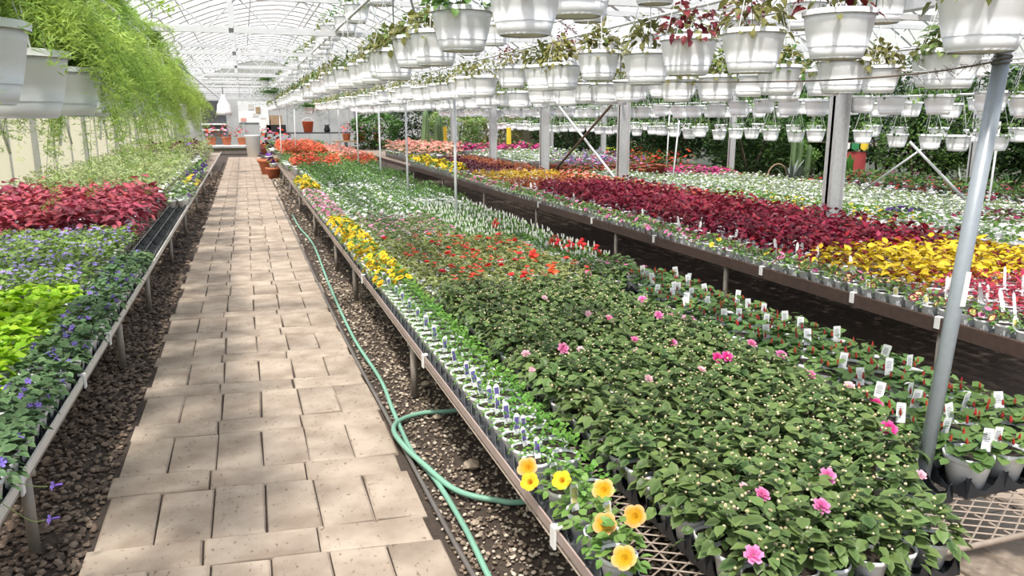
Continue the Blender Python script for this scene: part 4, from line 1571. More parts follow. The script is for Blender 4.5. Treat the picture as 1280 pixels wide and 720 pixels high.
def tags_bed(n, x0, x1, y0, y1, z, lab, grp, h=.09):
    tm = tag_mb(h, .026, None)
    for i in range(n):
        x, y = rng.uniform(x0, x1), rng.uniform(y0, y1)
        if in_view((x, y, z), 0):
            tag(obj('plant_tag', tm, None, (x, y, z), (R(-10), R(rng.uniform(-12, 12)), R(rng.uniform(-35, 5)))), lab, 'tag', grp)


K_rc = simple_kind('crimson_coleus', M['coleus_rc'], LC, 34, .09, .09, .042, (), nv=4, p_c=60, p_e=-10)
solo_leaf('rc', LC, M['coleus_rc'])
bed(K_rc, grid(4.22, 5.7, 2.75, 3.95, .14, .14), Z2, 'crimson and cream coleus, second bench', 'crimson coleus', s=(.95, 1.2), flat_from=9)
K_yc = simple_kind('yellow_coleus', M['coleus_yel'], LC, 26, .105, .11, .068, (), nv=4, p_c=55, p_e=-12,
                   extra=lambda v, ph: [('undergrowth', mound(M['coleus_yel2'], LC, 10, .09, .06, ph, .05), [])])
solo_leaf('yc', LC, M['coleus_yel'])
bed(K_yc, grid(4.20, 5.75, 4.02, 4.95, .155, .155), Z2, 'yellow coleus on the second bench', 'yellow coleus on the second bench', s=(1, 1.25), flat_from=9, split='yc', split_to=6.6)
K_bc = simple_kind('burgundy_coleus', M['coleus_burg'], LC, 30, .11, .14, .066, (), nv=5, p_c=55, p_e=-20, far_n=26, far_T=LS)
solo_leaf('bc', LC, M['coleus_burg'])
bed(K_bc, grid(4.2, 5.72, 5.05, 11.2, .16, .16), Z2, 'burgundy coleus on the second bench', 'burgundy coleus', s=(1.05, 1.35), flat_from=8, split='bc', split_to=6.4)
K_or = simple_kind('orange_impatiens', M['midgreen'], LO, 16, .08, .08, .05, [dict(mat=M['salmon'], n=9, size=.024), dict(mat=M['orangered'], n=7, size=.024)], nv=2, far_n=14)
bed(K_or, grid(5.5, 5.8, 9.0, 13.6, .18, .18), Z2, 'orange flowering plant behind the burgundy coleus', 'orange flowers behind the burgundy coleus', s=(1.3, 1.6), flat_from=5)
K_ru = simple_kind('rust_coleus', M['coleus_rust'], LC, 22, .10, .09, .06, (), nv=3, far_n=20, p_c=55, p_e=-12)
K_mu = simple_kind('mustard_coleus', M['coleus_must'], LC, 22, .10, .09, .06, (), nv=3, far_n=20, p_c=55, p_e=-12)
K_dk = simple_kind('dark_coleus', M['coleus_dark'], LC, 22, .10, .10, .06, (), nv=3, far_n=20, p_c=55, p_e=-12)
bed(K_ru, grid(4.2, 5.75, 11.35, 13.0, .18, .18), Z2, 'rust brown coleus by the burgundy bed', 'rust coleus beside the burgundy bed', s=(1, 1.3), flat_from=5)
bed(K_mu, grid(4.2, 5.75, 13.15, 14.8, .19, .19), Z2, 'mustard yellow coleus between rust and dark coleus', 'mustard coleus', s=(1, 1.3), flat_from=5)
bed(K_dk, grid(4.2, 5.0, 15.0, 19.6, .20, .20), Z2, 'dark maroon coleus, far second bench', 'dark maroon coleus', s=(1.1, 1.4), flat_from=5)
bed(K_ru, grid(5.1, 5.75, 15.0, 20.5, .20, .20), Z2, 'orange brown coleus behind the dark maroon ones', 'orange brown coleus far down the second bench', s=(1.1, 1.4), flat_from=5)
bed(K_sg, grid(4.3, 5.6, 20.8, 25, .30, .32), Z2, 'pink geranium beyond the dark coleus', 'pink geraniums far down the second bench', s=(1.5, 1.9), flat_from=5)
tags_bed(16, 4.12, 4.2, 2.6, 5.2, Z2 + .09, 'white plant label standing at the front of the coleus on the second bench', 'white labels before the coleus', .13)
tags_bed(14, 4.3, 5.6, 2.9, 3.9, Z2 + .15, 'white plant label among the crimson coleus', 'white labels in the crimson coleus', .12)
tags_bed(12, 4.12, 4.2, 5.3, 12, Z2 + .09, 'white plant label along the front of the burgundy coleus', 'white labels along the burgundy coleus', .13)
tm = tag_mb(.06, .03, None)
pm = print_mb(.06, .03, M['tagyellow'], block=True)
for i, y in enumerate((2.72, 3.02, 3.38, 3.62, 3.86, 4.1)):
    t = thing('plant_tag', 'small yellow printed tag at the second bench edge, %s from the camera' % ORD[i], 'tag', (3.89, y, Z2 + .085), -.35)
    obj('card', tm, t, rot=(R(-8), 0, 0))
    obj('print', pm, t, rot=(R(-8), 0, 0))

# ---------------------------------------------------------------- third bench and the beds behind
K_w3 = simple_kind('white_bedding_plant', M['palegreen'], LO, 16, .085, .07, .05, [dict(mat=M['white_fl'], n=4, size=.021, tilt=30)], nv=2, far_n=28)
K_g3 = simple_kind('white_pansy', M['petleaf'], LO, 20, .085, .07, .05, [dict(mat=M['white_fl'], n=2, size=.030, tilt=40)], nv=2, far_n=18)
K_wi = simple_kind('wine_pansy', M['petleaf'], LO, 16, .085, .06, .05, [dict(mat=M['pansy_wine'], n=3, size=.028, tilt=40), dict(mat=M['white_fl'], n=2, size=.026, tilt=40)], nv=2, far_n=16)
K_y3 = simple_kind('yellow_pansy', M['parsley'], LO, 18, .085, .06, .05, [dict(mat=M['yel_plain'], n=2, size=.024, tilt=40), dict(mat=M['white_fl'], n=3, size=.024)], nv=2, far_n=16)
for kk, pts, lab, grp in ((K_g3, grid(6.38, 7.3, 3.7, 6.4, .165, .165), 'leafy white pansy on the third bench', 'white pansies on the third bench'),
                          (K_wi, grid(7.35, 8.2, 4.6, 6.6, .18, .18), 'dark wine and white pansy, third bench', 'wine pansies on the third bench'),
                          (K_y3, grid(6.38, 7.2, 6.6, 10.2, .18, .18), 'yellow and white pansy behind burgundy coleus', 'yellow and white pansies behind the coleus'),
                          (K_w3, grid(7.4, 9.1, 6.8, 13.0, .20, .20), 'white flowering plant, broad third bench bed', 'white flowers on the third bench'),
                          (K_w3, grid(6.4, 7.3, 10.4, 14.5, .20, .20), 'white flowering plant left of second post', 'white flowers left of the second post')):
    bed(kk, pts, Z2, lab, grp, s=(1.1, 1.4), flat_from=4)
K_pp = simple_kind('violet_pansy', M['petleaf'], LO, 16, .085, .06, .05, [dict(mat=M['pansy_purple'], n=4, size=.036, tilt=40)], nv=1, far_n=14)
for i, (px, py) in enumerate(((1116, 263), (1128, 263), (1143, 264))):
    p = look(px, py, .62)
    put(K_pp, i, (p[0], p[1], Z2 + .01), i, 1.4, 'bright violet pansy on the third bench, %s from the left' % ORD[i], None, True)
K_hp = simple_kind('pink_bedding_plant', M['midgreen'], LO, 14, .10, .08, .06, [dict(mat=M['hotpink'], n=11, size=.030)], nv=1, far_n=14)
K_rd = simple_kind('red_bedding_plant', [M['midgreen'], M['darkgreen']], LO, 24, .12, .10, .06, [dict(mat=M['red_fl'], n=2, size=.022), dict(mat=M['pansy_wine'], n=2, size=.03)], nv=2, far_n=26)
bed(K_hp, grid(8.3, 9.1, 13.2, 14.6, .24, .24), Z2, 'magenta bedding plant below the red board', 'magenta flowers at the back of the third bench', s=(1.2, 1.5), flat_from=4)
bench_4 = bench('plant_bench', 'low far bench with red flowers in front of the plant wall at right', 9.75, 11.3, 6.5, 13.5, .40, M['railbrown'], .06, .03, (7, 10, 13), -1, .1)
bed(K_rd, grid(9.85, 11.2, 6.6, 12.2, .27, .27), .40, 'dark red flower before the plant wall', 'dark red flowers before the plant wall', s=(1.3, 1.6), flat_from=4)
K_vi = simple_kind('mauve_geranium', M['midgreen'], LR, 18, .15, .20, .07, [dict(mat=M['lav_fl'], n=10, size=.03, hh=1.05, dz=.05, tilt=20), dict(mat=M['pink'], n=10, size=.03, hh=1.05, dz=.05, tilt=20)], pot=(.09, .13), nv=2, far_n=26, potmat=M['flowerpotred'])
K_rp = simple_kind('red_potted_geranium', M['midgreen'], LR, 22, .17, .22, .075, [dict(mat=M['red_fl'], n=10, size=.032, rr=.6, hh=1.05, dz=.06, tilt=20)], pot=(.10, .15), nv=2, far_n=30, potmat=M['flowerpotred'])
bed(K_vi, grid(6.6, 8.0, 14.9, 17.4, .42, .42, .04), Z2, 'mauve geranium in an orange pot', 'mauve geraniums beyond the braces', s=(1.0, 1.3), flat_from=4)
bed(K_rp, grid(8.2, 9.1, 15.0, 17.6, .42, .45, .04), Z2, 'red geranium in an orange pot, third bench', 'red potted geraniums on the third bench', s=(1.0, 1.3), flat_from=4)
bed(K_w3, grid(6.4, 9.1, 18.0, 23.0, .36, .36), Z2, 'distant white plant, third bench end', 'distant white flowers on the third bench', s=(1.7, 2.2), flat_from=4)
bed(K_hp, grid(6.4, 9.1, 23.4, 26.0, .5, .45), Z2, 'distant magenta plant, third bench', 'distant magenta flowers', s=(2.0, 2.5), flat_from=4)

# ---------------------------------------------------------------- left bench
K_st = Kind('streptocarpus')
for v in range(4):
    fm = mound(M['strep'], LO, 34, .085, .065, .078, .052, 50, -14, jit=25, stem=(M['stemgreen'], 5))
    K_st.var.append([('pot', pot_mb(.053, .09, M['pot'], 16), [('soil', soil_mb(.053, .09, 12))]), ('foliage', fm, [])])
add_far(K_st)
solo_leaf('strep', LO, M['strep'])
F_st = one(scatter, PD, [[0, 0, 0]], 0, 0, 0, .014, [.6], M['purple_fl'])
F_st_tube = one(tube, [(0, 0, -.001), (0, .002, -.012), (0, .004, -.022)], .003, M['purple_fl'], 5)


def strep_extra(x, y):
    ex = []
    for k in range(rng.choice([0, 1, 1, 2])):
        a = rng.uniform(0, 6.28)
        ex.append(('flower', F_st, (.06 * math.cos(a), .06 * math.sin(a), .12 + rng.uniform(0, .04)), (rng.uniform(.3, 1.2), 0, rng.uniform(0, 6.28)), 1.1, [('flower_tube', F_st_tube)]))
    return ex


cnt = [0]


def strep_label(x, y, n):
    if n < 49:
        return 'velvety green plant with violet flowers at the left bench edge, %s from the camera' % ORD[n]
    return 'velvety green plant with violet flowers farther along the left bench edge'


bed(K_st, grid(-.905, -.905, 1.81, 7.5, .115, .1158, .005), ZL, strep_label, 'violet flowered plants along the left bench edge', flat_from=7, extra=strep_extra, split='strep', split_to=4.4)
bed(K_st, grid(-1.03, -1.03, 1.81, 7.5, .115, .1158, .005), ZL, 'velvety plant second from the left bench edge', 'second row of violet flowered plants', flat_from=7, extra=strep_extra, split='strep', split_to=4.0)
for i, (px, py) in enumerate(((66, 607), (62, 649))):
    p = look(px, py, .37 - .06 * i)
    t = thing('hanging_bloom', '%s violet trumpet bloom hanging out over the left bench rail above the gravel' % ('upper' if i == 0 else 'lower'), 'flower', tuple(p))
    obj('corolla', F_st, t, (0, 0, 0), (R(70), 0, R(-60)), 1.25)
    obj('flower_tube', F_st_tube, t, (0, 0, 0), (R(70), 0, R(-60)), 1.4)
    obj('flower_stalk', one(tube, smooth_path([(-.012, -.012, .004), (-.05, -.03, .02), (-.87 + .02 - p[0], -.05, .43 - p[2])], 5), .0015, M['stemgreen'], 4), t)

K_li = simple_kind('lime_plectranthus', M['lime'], LR, 30, .095, .09, .060, (), nv=5, p_c=50, p_e=-15, stem=(M['stemgreen'], 6))
solo_leaf('lime', LR, M['lime'])
bed(K_li, grid(-2.4, -1.17, 2.3, 5.85, .122, .126), ZL, 'lime green leafy plant, left bench', 'lime green plants on the left bench', s=(.95, 1.2), flat_from=7, split='lime', split_to=5.2)
K_la = simple_kind('lavender_bedding_plant', M['lavleaf'], LO, 44, .088, .09, .044, [dict(mat=M['lav_fl'], T=PD, n=4, size=.019, rr=.7, tilt=40, hh=1.15, dz=.015)], nv=4)
bed(K_la, grid(-3.0, -1.17, 5.95, 8.9, .128, .128), ZL, 'lavender flowered plant, left bench', 'lavender flowered plants on the left bench', s=(1, 1.2), flat_from=5)
K_ro = simple_kind('rose_coleus', M['coleus_red'], LC, 22, .145, .22, .125, (), pot=(.06, .10), nv=5, p_c=50, p_e=-18)
solo_leaf('rose', LC, M['coleus_red'])
bed(K_ro, grid(-3.1, -1.22, 9.0, 12.6, .20, .20), ZL, 'rose and maroon coleus, left bench', 'rose and maroon coleus', s=(1.0, 1.25), flat_from=8, split='rose', split_to=10.6)
K_va = simple_kind('variegated_plectranthus', M['varieg'], LO, 40, .14, .20, .055, (), pot=(.065, .10), nv=4, p_c=60, p_e=-20, far_n=44, far_T=LS)
bed(K_va, grid(-3.05, -1.15, 12.6, 21.5, .24, .24), ZL, 'cream edged trailing plant, left bench', 'variegated plants on the left bench', s=(1.2, 1.6), flat_from=5)
bed(K_va, grid(-3.05, -.95, 21.8, 30, .36, .36), ZL, 'cream edged plant, far left bench end', 'distant variegated plants', s=(1.5, 1.9), flat_from=5)
K_pu = simple_kind('purple_petunia', M['petleaf'], LO, 20, .10, .09, .045, [dict(mat=M['pansy_purple'], T=PT, n=5, size=.032, tilt=60)], nv=2)
bed(K_pu, grid(-1.0, -.86, 16.5, 20.5, .2, .22), ZL, 'deep purple petunia, left bench edge', 'purple petunias at the left bench edge', s=(1.3, 1.8), flat_from=5)
K_oy = simple_kind('gold_pansy', M['petleaf'], LO, 20, .09, .08, .04, [dict(mat=M['yel_plain'], n=5, size=.03, tilt=50)], nv=1)
bed(K_oy, grid(-.95, -.86, 14.6, 15.6, .2, .22), ZL, 'golden pansy at the left bench edge', 'golden pansies', s=(1.3, 1.6), flat_from=5)
K_gp = simple_kind('green_pansy', M['petleaf'], LO, 24, .09, .09, .04, [dict(mat=M['pansy_purple'], n=1, size=.03, tilt=50), dict(mat=M['white_fl'], n=1, size=.022)], nv=3)
bed(K_gp, grid(-1.05, -.88, 12.4, 14.5, .15, .16), ZL, 'green pansy beyond the empty trays', 'green pansies beyond the empty trays', s=(1.1, 1.4), flat_from=5)
K_dp = simple_kind('dark_petunia', M['coleus_dark'], LO, 26, .14, .18, .06, [dict(mat=M['pansy_purple'], n=5, size=.04)], nv=2)
bed(K_dp, grid(-2.4, -1.2, 24, 27, .5, .5), ZL, 'dark purple plant under the ferns', 'dark leaved plants under the ferns', s=(1.8, 2.3), flat_from=5)

# ================================================================== HANGING BASKETS
def basket_pot(rt=.14, h=.19, n=24):
    mb = MB()
    rb = rt * .70
    k = rt / .14
    prof = [(.060, .006), (.094, .002), (.094, .002), (.101, .010), (.111, .047), (.111, .047), (.1135, .049), (.1135, .049), (.125, .100), (.133, .145), (.1365, h - .021), (.1365, h - .021), (.145, h - .020), (.145, h - .020), (.147, h - .003), (.143, h), (.143, h), (.134, h - .002), (.128, h - .03)]
    prof = [(a * k, b) for a, b in prof]
    lathe(mb, prof, n, M['basket'])
    disc(mb, rt - .011, h - .028, 14, M['soil'])
    return mb


def hanger_mb(rt, h, L, n=4):
    mb = MB()
    for k in range(3):
        a = 2 * PI * k / 3 + .4
        p = (rt * .97 * math.cos(a), rt * .97 * math.sin(a), h - .006)
        tube(mb, [p, (p[0] * .1, p[1] * .1, h + L)], .0024, M['wire'], n, caps=False)
    tube(mb, smooth_path([(0, 0, h + L - .01), (.012, 0, h + L + .02), (0, 0, h + L + .05)], 3), .003, M['wire'], n)
    return mb


BH = .19
HANG = .42
K_bk = {}


def basket_kind(key, mats, T, n, r, hh, size, p_e=-35, nv=4, extra=None):
    k = Kind('hanging_basket', 'hanging basket')
    for v in range(nv):
        fm = mound(mats[v % len(mats)], T, n, r, hh, BH - .01, size, 70, p_e, jit=38, stem=(M['stem'], 6))
        mb2 = MB()
        for m2 in mats[1:2] if len(mats) > 1 else ():
            mb2 = mound(m2, T, n // 3, r * .9, hh, BH - .02, size, 70, p_e, jit=38)
        parts = [('pot', basket_pot(), []), ('hanger', hanger_mb(.14, BH, HANG), []), ('foliage', fm, [])]
        if mb2.n:
            parts.append(('older_leaves', mb2, []))
        if extra:
            parts += extra(v)
        k.var.append(parts)
        far = MB()
        far.merge(basket_pot(n=14))
        far.merge(hanger_mb(.14, BH, HANG, 3))
        far.merge(mound(mats[v % len(mats)], LS, int(n * .6), r, hh, BH - .01, size * 1.1, 70, p_e, jit=38))
        k.far.append(far)
    K_bk[key] = k


basket_kind('green', [M['basketgreen'], M['basketolive']], LO, 100, .16, .15, .056)
basket_kind('olive', [M['basketolive'], M['basketgreen']], LO, 96, .155, .14, .053)
basket_kind('rust', [M['basketrust'], M['basketolive'], M['basketwine']], LC, 84, .165, .17, .062)
basket_kind('wine', [M['basketwine'], M['basketolive']], LC, 96, .18, .22, .060)
basket_kind('dark', [M['darkgreen'], M['midgreen']], LO, 100, .18, .17, .058)
basket_kind('fresh', [M['midgreen'], M['petleaf']], LO, 80, .16, .11, .052)

ALL_BASK = []


def basket(key, x, y, zrim, label, group=None, s=1.0, pipe=None):
    ALL_BASK.append((math.hypot(x, y), key, x, y, zrim, label, group, s, pipe))


row_pipe = {}


def basket_row(nm, x, zrim, ys, keys, desc, s=1.0, jz=.03, jx=.05, named=8, pipe=True, content=None):
    for i, y in enumerate(ys):
        kq = keys(i) if callable(keys) else keys[int(rng.integers(len(keys)))]
        c = {'green': 'green leaves', 'olive': 'olive green leaves', 'rust': 'rust red leaves', 'wine': 'dark wine leaves', 'dark': 'dark green leaves', 'fresh': 'fresh green leaves'}[kq]
        if i < max(named, 16):
            lab, grp = 'white basket of %s, %s from camera, row %s' % (c, ORD[i], desc), 'hanging baskets ' + desc
        else:
            lab, grp = 'white basket of %s, farther part of row %s' % (c, desc), 'hanging baskets ' + desc
        basket(kq, x + rng.uniform(-jx, jx), y, zrim + rng.uniform(-jz, jz), lab, grp, s * rng.uniform(.94, 1.06))
    if pipe:
        zp = zrim + HANG * s + .04
        tag(obj('basket_pipe', one(bar, (x, 1.2, zp), (x, 44, zp), .013, M['galvlight'], 8)), 'thin pale pipe carrying the basket row ' + desc, 'pipe')


def run(y0, y1, st, j=.06):
    out, y = [], y0
    while y < y1:
        out.append(y + rng.uniform(-j, j))
        y += st * rng.uniform(.93, 1.07)
    return out


basket_row('A', 1.04, 2.12, [2.88, 3.7, 4.42, 5.02, 5.55, 6.05, 6.6, 7.1, 7.6, 8.1] + run(8.55, 33, .48), ['green', 'olive', 'green', 'dark'], 'above the path edge', s=1.02)
basket_row('A2', 1.12, 2.74, [6.9, 8.1, 9.1, 10.0] + run(10.7, 30, .7), ['green', 'dark', 'olive'], 'highest by the path', s=.98, named=4)
basket_row('B', 2.24, 2.06, [1.98, 2.66, 3.2, 3.75, 4.3, 4.82, 5.45, 6.0, 6.75, 7.4] + run(8.0, 30, .50), lambda i: ['wine', 'wine', 'rust', 'rust', 'rust', 'olive', 'green', 'green'][i] if i < 8 else ['olive', 'olive', 'green'][i % 3], 'above the dark gap', s=1.0, named=10)
basket('olive', 1.42, 3.35, 2.31, 'large white basket cut by the top edge, between the two near rows', 'hanging baskets high over the right bench', 1.2)
basket_row('B2', 2.2, 2.46, [4.15, 5.0, 5.9, 6.9, 8.0], ['green', 'olive'], 'high over the right bench', s=1.0, named=5)
basket_row('C', 3.15, 1.97, [2.35, 2.98, 3.66, 4.24, 4.9, 5.5] + run(6.1, 24, .50), ['green', 'olive', 'green', 'dark'], 'above the second bench edge', s=1.0, named=6)
basket_row('C2', 4.05, 2.00, run(3.9, 25, .50), ['olive', 'green', 'dark'], 'above the second bench middle', s=1.0, named=6)
basket_row('C3', 3.60, 2.40, [3.15, 3.9, 4.6] + run(5.3, 14, .8), ['olive', 'green', 'wine'], 'high over second bench', s=1.0, named=6)
basket_row('D', 6.30, 1.86, run(5.0, 26, .52), ['dark', 'dark', 'fresh'], 'along the steel posts', s=.98, named=4)
basket_row('D2', 6.75, 2.22, run(5.2, 20, .7), ['dark', 'olive'], 'upper tier behind posts', s=.98, named=3)
basket_row('E', 7.85, 1.47, run(5.6, 26, .50), ['fresh', 'fresh', 'dark'], 'lowest above third bench', s=.95, named=8)
basket_row('E2', 8.15, 1.85, run(5.6, 26, .52), ['fresh', 'dark'], 'middle above third bench', s=.95, named=3)
basket_row('G', 9.6, 1.52, run(7.2, 28, .62), ['fresh', 'dark'], 'low before the plant wall', s=.95, named=3)
basket_row('G2', 10.2, 1.95, run(7.2, 28, .62), ['fresh', 'dark'], 'high before the plant wall', s=.95, named=3)

ALL_BASK.sort(key=lambda b: b[0])
bcount = 0
bstuff = MB()
hid = 0
for (d0, key, x, y, zr, lab, grp, s, pipe) in ALL_BASK:
    if not in_view((x, y, zr - .1), 90):
        continue
    k = K_bk[key]
    bcount += 1
    z = zr - BH * s
    dd = proj((x, y, zr))[2]
    vi = int(rng.integers(0, 1000))
    rz = rng.uniform(0, 6.28)
    if bcount > 300:
        bstuff.merge(k.far[vi % len(k.far)], (x, y, z), rz, s)
    else:
        put(k, vi, (x, y, z), rz, s, lab, grp, dd > 6.5, MANY)
if bstuff.n:
    tag(obj('hanging_basket_mass', bstuff), 'distant rows of small white hanging baskets beyond the individual ones', 'hanging basket', kind='stuff')

# ---- drip hoses slung among the baskets
tag(obj('drip_hose', one(tube, smooth_path([(1.18, 3.6, 2.75), (1.17, 4.1, 2.35), (1.12, 4.6, 2.12), (1.08, 4.9, 2.14), (1.05, 5.2, 2.45), (1.05, 5.5, 2.8)], 8), .008, M['blackhose'], 6)), 'black drip hose sagging in a loop above the near right baskets', 'hose')
for i, (x, y, z0, z1) in enumerate(((1.2, 6.55, 1.95, 3.0), (3.1, 3.4, 2.15, 2.7))):
    tag(obj('drip_line', one(bar, (x, y, z0), (x, y, z1), .004, M['blackhose'], 5)), ('thin black drip line hanging straight down beside the right basket row', 'thin black drip line high over the second bench')[i], 'hose')


# ---- left side: asparagus ferns in white baskets
def fern_mb(seed, n=60, spread=.42, droop=.75, up=.30):
    g = np.random.default_rng(seed)
    mb = MB()
    stems = MB()
    NE = (np.array([[0, 0, 0], [-.06, .5, 0], [0, 1, 0], [.06, .5, 0]], float), [(0, 3, 2, 1)], np.zeros(4))
    for k in range(n):
        a = g.random() * 6.28
        L = g.uniform(.35, 1.0)
        rr = spread * L * g.uniform(.5, 1.1)
        h = up * g.uniform(.3, 1.2)
        dr = droop * L * g.uniform(.2, 1.2)
        t = np.linspace(0, 1, 20)
        x = rr * t ** .85
        z = BH + h * np.sin(np.minimum(t * 1.9, 1.57)) - dr * np.maximum(0, t - .25) ** 1.7 * 1.6
        aa = a + g.uniform(-.5, .5) * t
        P = np.stack([x * np.cos(aa), x * np.sin(aa), z], 1)
        tube(stems, P[::3], .0012, M['stemgreen'], 3, caps=False)
        P = P[2:]
        m = 26
        w = np.repeat(.030 * (1.15 - np.linspace(0, 1, len(P)) * .8), m)
        pos = np.repeat(P, m, 0) + g.normal(0, 1, (len(P) * m, 3)) * w[:, None]
        q = len(pos)
        scatter(mb, NE, pos, g.uniform(0, 6.28, q), g.uniform(-.9, .7, q), g.uniform(-1, 1, q), np.stack([g.uniform(.028, .05, q), g.uniform(.018, .040, q), np.full(q, .03)], 1), np.clip(g.random() * .6 + g.random(q) * .4, 0, 1), M['fern'])
    return mb, stems


FERN = [fern_mb(31, 56, .40, .60, .36), fern_mb(32, 64, .40, .72, .30), fern_mb(33, 46, .44, .30, .42)]
fern_spots = [(-.98, 1.70, 1.95, 1.15, 2, 'unseen fern basket of the left row, added outside the frame to shade the path'),  # unseen basket continuing the row, added to cast shade on the near path
              (-.69, 2.50, 1.90, 1.15, 2, 'white basket of asparagus fern cut by the left picture edge, nearest the camera'),
              (-.75, 3.27, 1.88, 1.24, 2, 'large white basket at left with a bare near side and fern behind its wire'),
              (-.76, 4.15, 1.87, 1.12, 0, 'white asparagus fern basket half hidden behind the large left basket'),
              (-.80, 4.95, 1.86, 1.1, 1, 'white asparagus fern basket with trailing strands, fourth along the left row'),
              (-.84, 5.6, 1.88, 1.1, 1, 'white asparagus fern basket fifth along the left row'),
              (-.80, 6.6, 1.86, 1.1, 0, 'white asparagus fern basket sixth along the left row'),
              (-.84, 7.8, 1.86, 1.1, 1, 'white asparagus fern basket seventh along the left row'),
              (-.86, 9.1, 1.86, 1.15, 1, 'white asparagus fern basket eighth along the left row'),
              (-.88, 10.6, 1.86, 1.15, 0, 'white asparagus fern basket ninth along the left row'),
              (-.90, 12.4, 1.84, 1.2, 1, 'white asparagus fern basket tenth along the left row, leaning to the path'),
              (-.92, 14.6, 1.84, 1.2, 1, 'white asparagus fern basket at the far end of the left row'),
              (-.92, 17, 1.84, 1.2, 1, 'distant asparagus fern basket, farthest of the left row'),
              (-1.25, 3.7, 2.44, .95, 1, 'small white fern basket hung high at top left'),
              (-1.05, 5.2, 2.42, .95, 2, 'high white fern basket behind the small top left one'),
              (-.98, 7.0, 2.40, 1.0, 0, 'high white fern basket above the middle of the left row'),
              (-.95, 9.3, 2.36, 1.0, 1, 'high white fern basket above the far part of the left row'),
              (-1.6, 4.6, 1.95, 1.1, 0, 'fern basket hanging nearer the left wall, front one'),
              (-1.8, 6.3, 1.95, 1.1, 2, 'fern basket hanging nearer the left wall, middle one'),
              (-2.0, 8.6, 1.95, 1.1, 1, 'fern basket hanging nearer the left wall, far one'),
              (-1.15, 2.75, 2.36, 1.1, 0, 'high fern basket at the top left corner of the picture'),
              (-1.20, 4.45, 2.40, 1.1, 1, 'high fern basket second from the top left corner'),
              (-1.15, 6.1, 2.38, 1.1, 0, 'high fern basket third from the top left corner'),
              (-1.10, 8.1, 2.36, 1.1, 1, 'high fern basket fourth from the top left corner'),
              (-1.05, 11.0, 2.30, 1.1, 1, 'high fern basket fifth from the top left corner, far off'),
              (-1.0, 13.4, 2.25, 1.1, 1, 'high fern basket farthest along the left row')]
bp24 = basket_pot()
hg = hanger_mb(.14, BH, HANG)
for (x, y, zr, s, v, lab) in fern_spots:
    t = thing('fern_basket', lab, 'hanging basket', (x, y, zr - BH * s), rng.uniform(0, 6.28), 'asparagus fern baskets on the left', s)
    obj('pot', bp24, t)
    obj('hanger', hg, t)
    o = obj('fern_needles', FERN[v][0], t)
    o['kind'] = 'stuff'
    obj('stems', FERN[v][1], t)
tag(obj('basket_pipe', one(bar, (-.85, 1.5, 2.42), (-.85, 38, 2.42), .014, M['galvlight'], 8)), 'pale pipe carrying the left row of fern baskets', 'pipe')
tw = smooth_path([(-.86 + .03 * math.sin(k * 2.1), 3 + k * .5, 2.76 + .03 * math.cos(k * 2.1)) for k in range(60)], 3)
tag(obj('twisted_cable', one(tube, tw, .012, M['galvlight'], 5)), 'pale twisted cable running along the roof above the fern baskets', 'cable')

# ================================================================== FAR END AND BACKGROUND
# white bin, table with pots, board, lamp
t = thing('waste_bin', 'tall white tapered bin standing at the far end of the path', 'bin', (.36, 35.8, 0))
obj('body', one(lathe, [(.26, 0), (.31, .85), (.33, .88), (.33, .92), (.30, .92)], 16, M['white'], cap_top=True), t)
t = thing('display_table', 'low white table with flower pots at the end of the path', 'table', (-.75, 38.6, 0))
obj('tabletop', one(box, (0, 0, .40), (2.1, .8, .06), M['white']), t)
for sx in (-.9, .9):
    for sy in (-.3, .3):
        obj('leg', one(box, (sx, sy, .185), (.09, .09, .37), M['white']), t)
K_fr = simple_kind('potted_geranium', M['midgreen'], LR, 26, .30, .38, .11, [dict(mat=M['red_fl'], n=9, size=.06, hh=1.05, dz=.05), dict(mat=M['pink'], n=8, size=.06, hh=1.05, dz=.05)], pot=(.17, .28), nv=2, far_n=40, potmat=M['terra'])
for i, (x, y, z, s) in enumerate(((-1.4, 38.6, .43, 1.25), (-.75, 38.6, .43, 1.3), (-.1, 38.7, .43, 1.2), (.95, 38.5, 0, 1.7), (1.7, 40, 0, 1.8))):
    put(K_fr, i, (x, y, z), i, s, ('terracotta pot of red and pink geraniums on the white table, %s from the left' % ORD[i]) if i < 3 else ('large geranium on the floor behind the white bin, %s one' % ('nearer' if i == 3 else 'farther')), None, True)
t = thing('notice_board', 'large bright white board with faint pictures on the far end wall', 'board', (.60, 46.94, 1.95))
obj('panel', one(box, (0, 0, 0), (1.6, .04, 1.15), M['white']), t)
for (x, z, w, h, c) in ((-.1, .28, .3, .3, 'offwhite'), (.25, .1, .25, .35, 'wood'), (.1, -.15, .3, .2, 'offwhite'), (-.55, -.42, .3, .2, 'salmon'), (.5, -.4, .3, .22, 'offwhite')):
    obj('picture', one(box, (x, -.03, z), (w, .02, h), M[c]), t)
t = thing('wall_cabinet', 'dark cabinet opening with white shelf in the far end wall', 'cabinet', (-1.5, 46.80, 1.65))
obj('back_panel', one(box, (0, .1, .1), (1.2, .1, 1.6), M['dark']), t)
for z in (-.66, -.35):
    obj('shelf', one(box, (0, -.06, z), (1.25, .3, .08), M['white']), t)
t = thing('hanging_lantern', 'white bell shaped lantern hanging at the far left of the path', 'lantern', (-.5, 25.2, 1.72))
obj('bell', one(lathe, [(.22, 0), (.22, .10), (.20, .14), (.18, .30), (.06, .52), (.05, .60)], 12, M['white'], cap_top=True), t)
obj('cord', one(bar, (0, 0, .6), (0, 0, .81), .012, M['blackhose'], 5), t)
t = thing('work_table', 'dark table with orange bucket and boxes at the far end of the right bench', 'table', (2.9, 40.2, 0))
obj('tabletop', one(box, (0, 0, .92), (4.2, .9, .06), M['dark']), t)
for sx in (-1.9, 1.9):
    obj('leg', one(box, (sx, 0, .445), (.08, .7, .89), M['dark']), t)
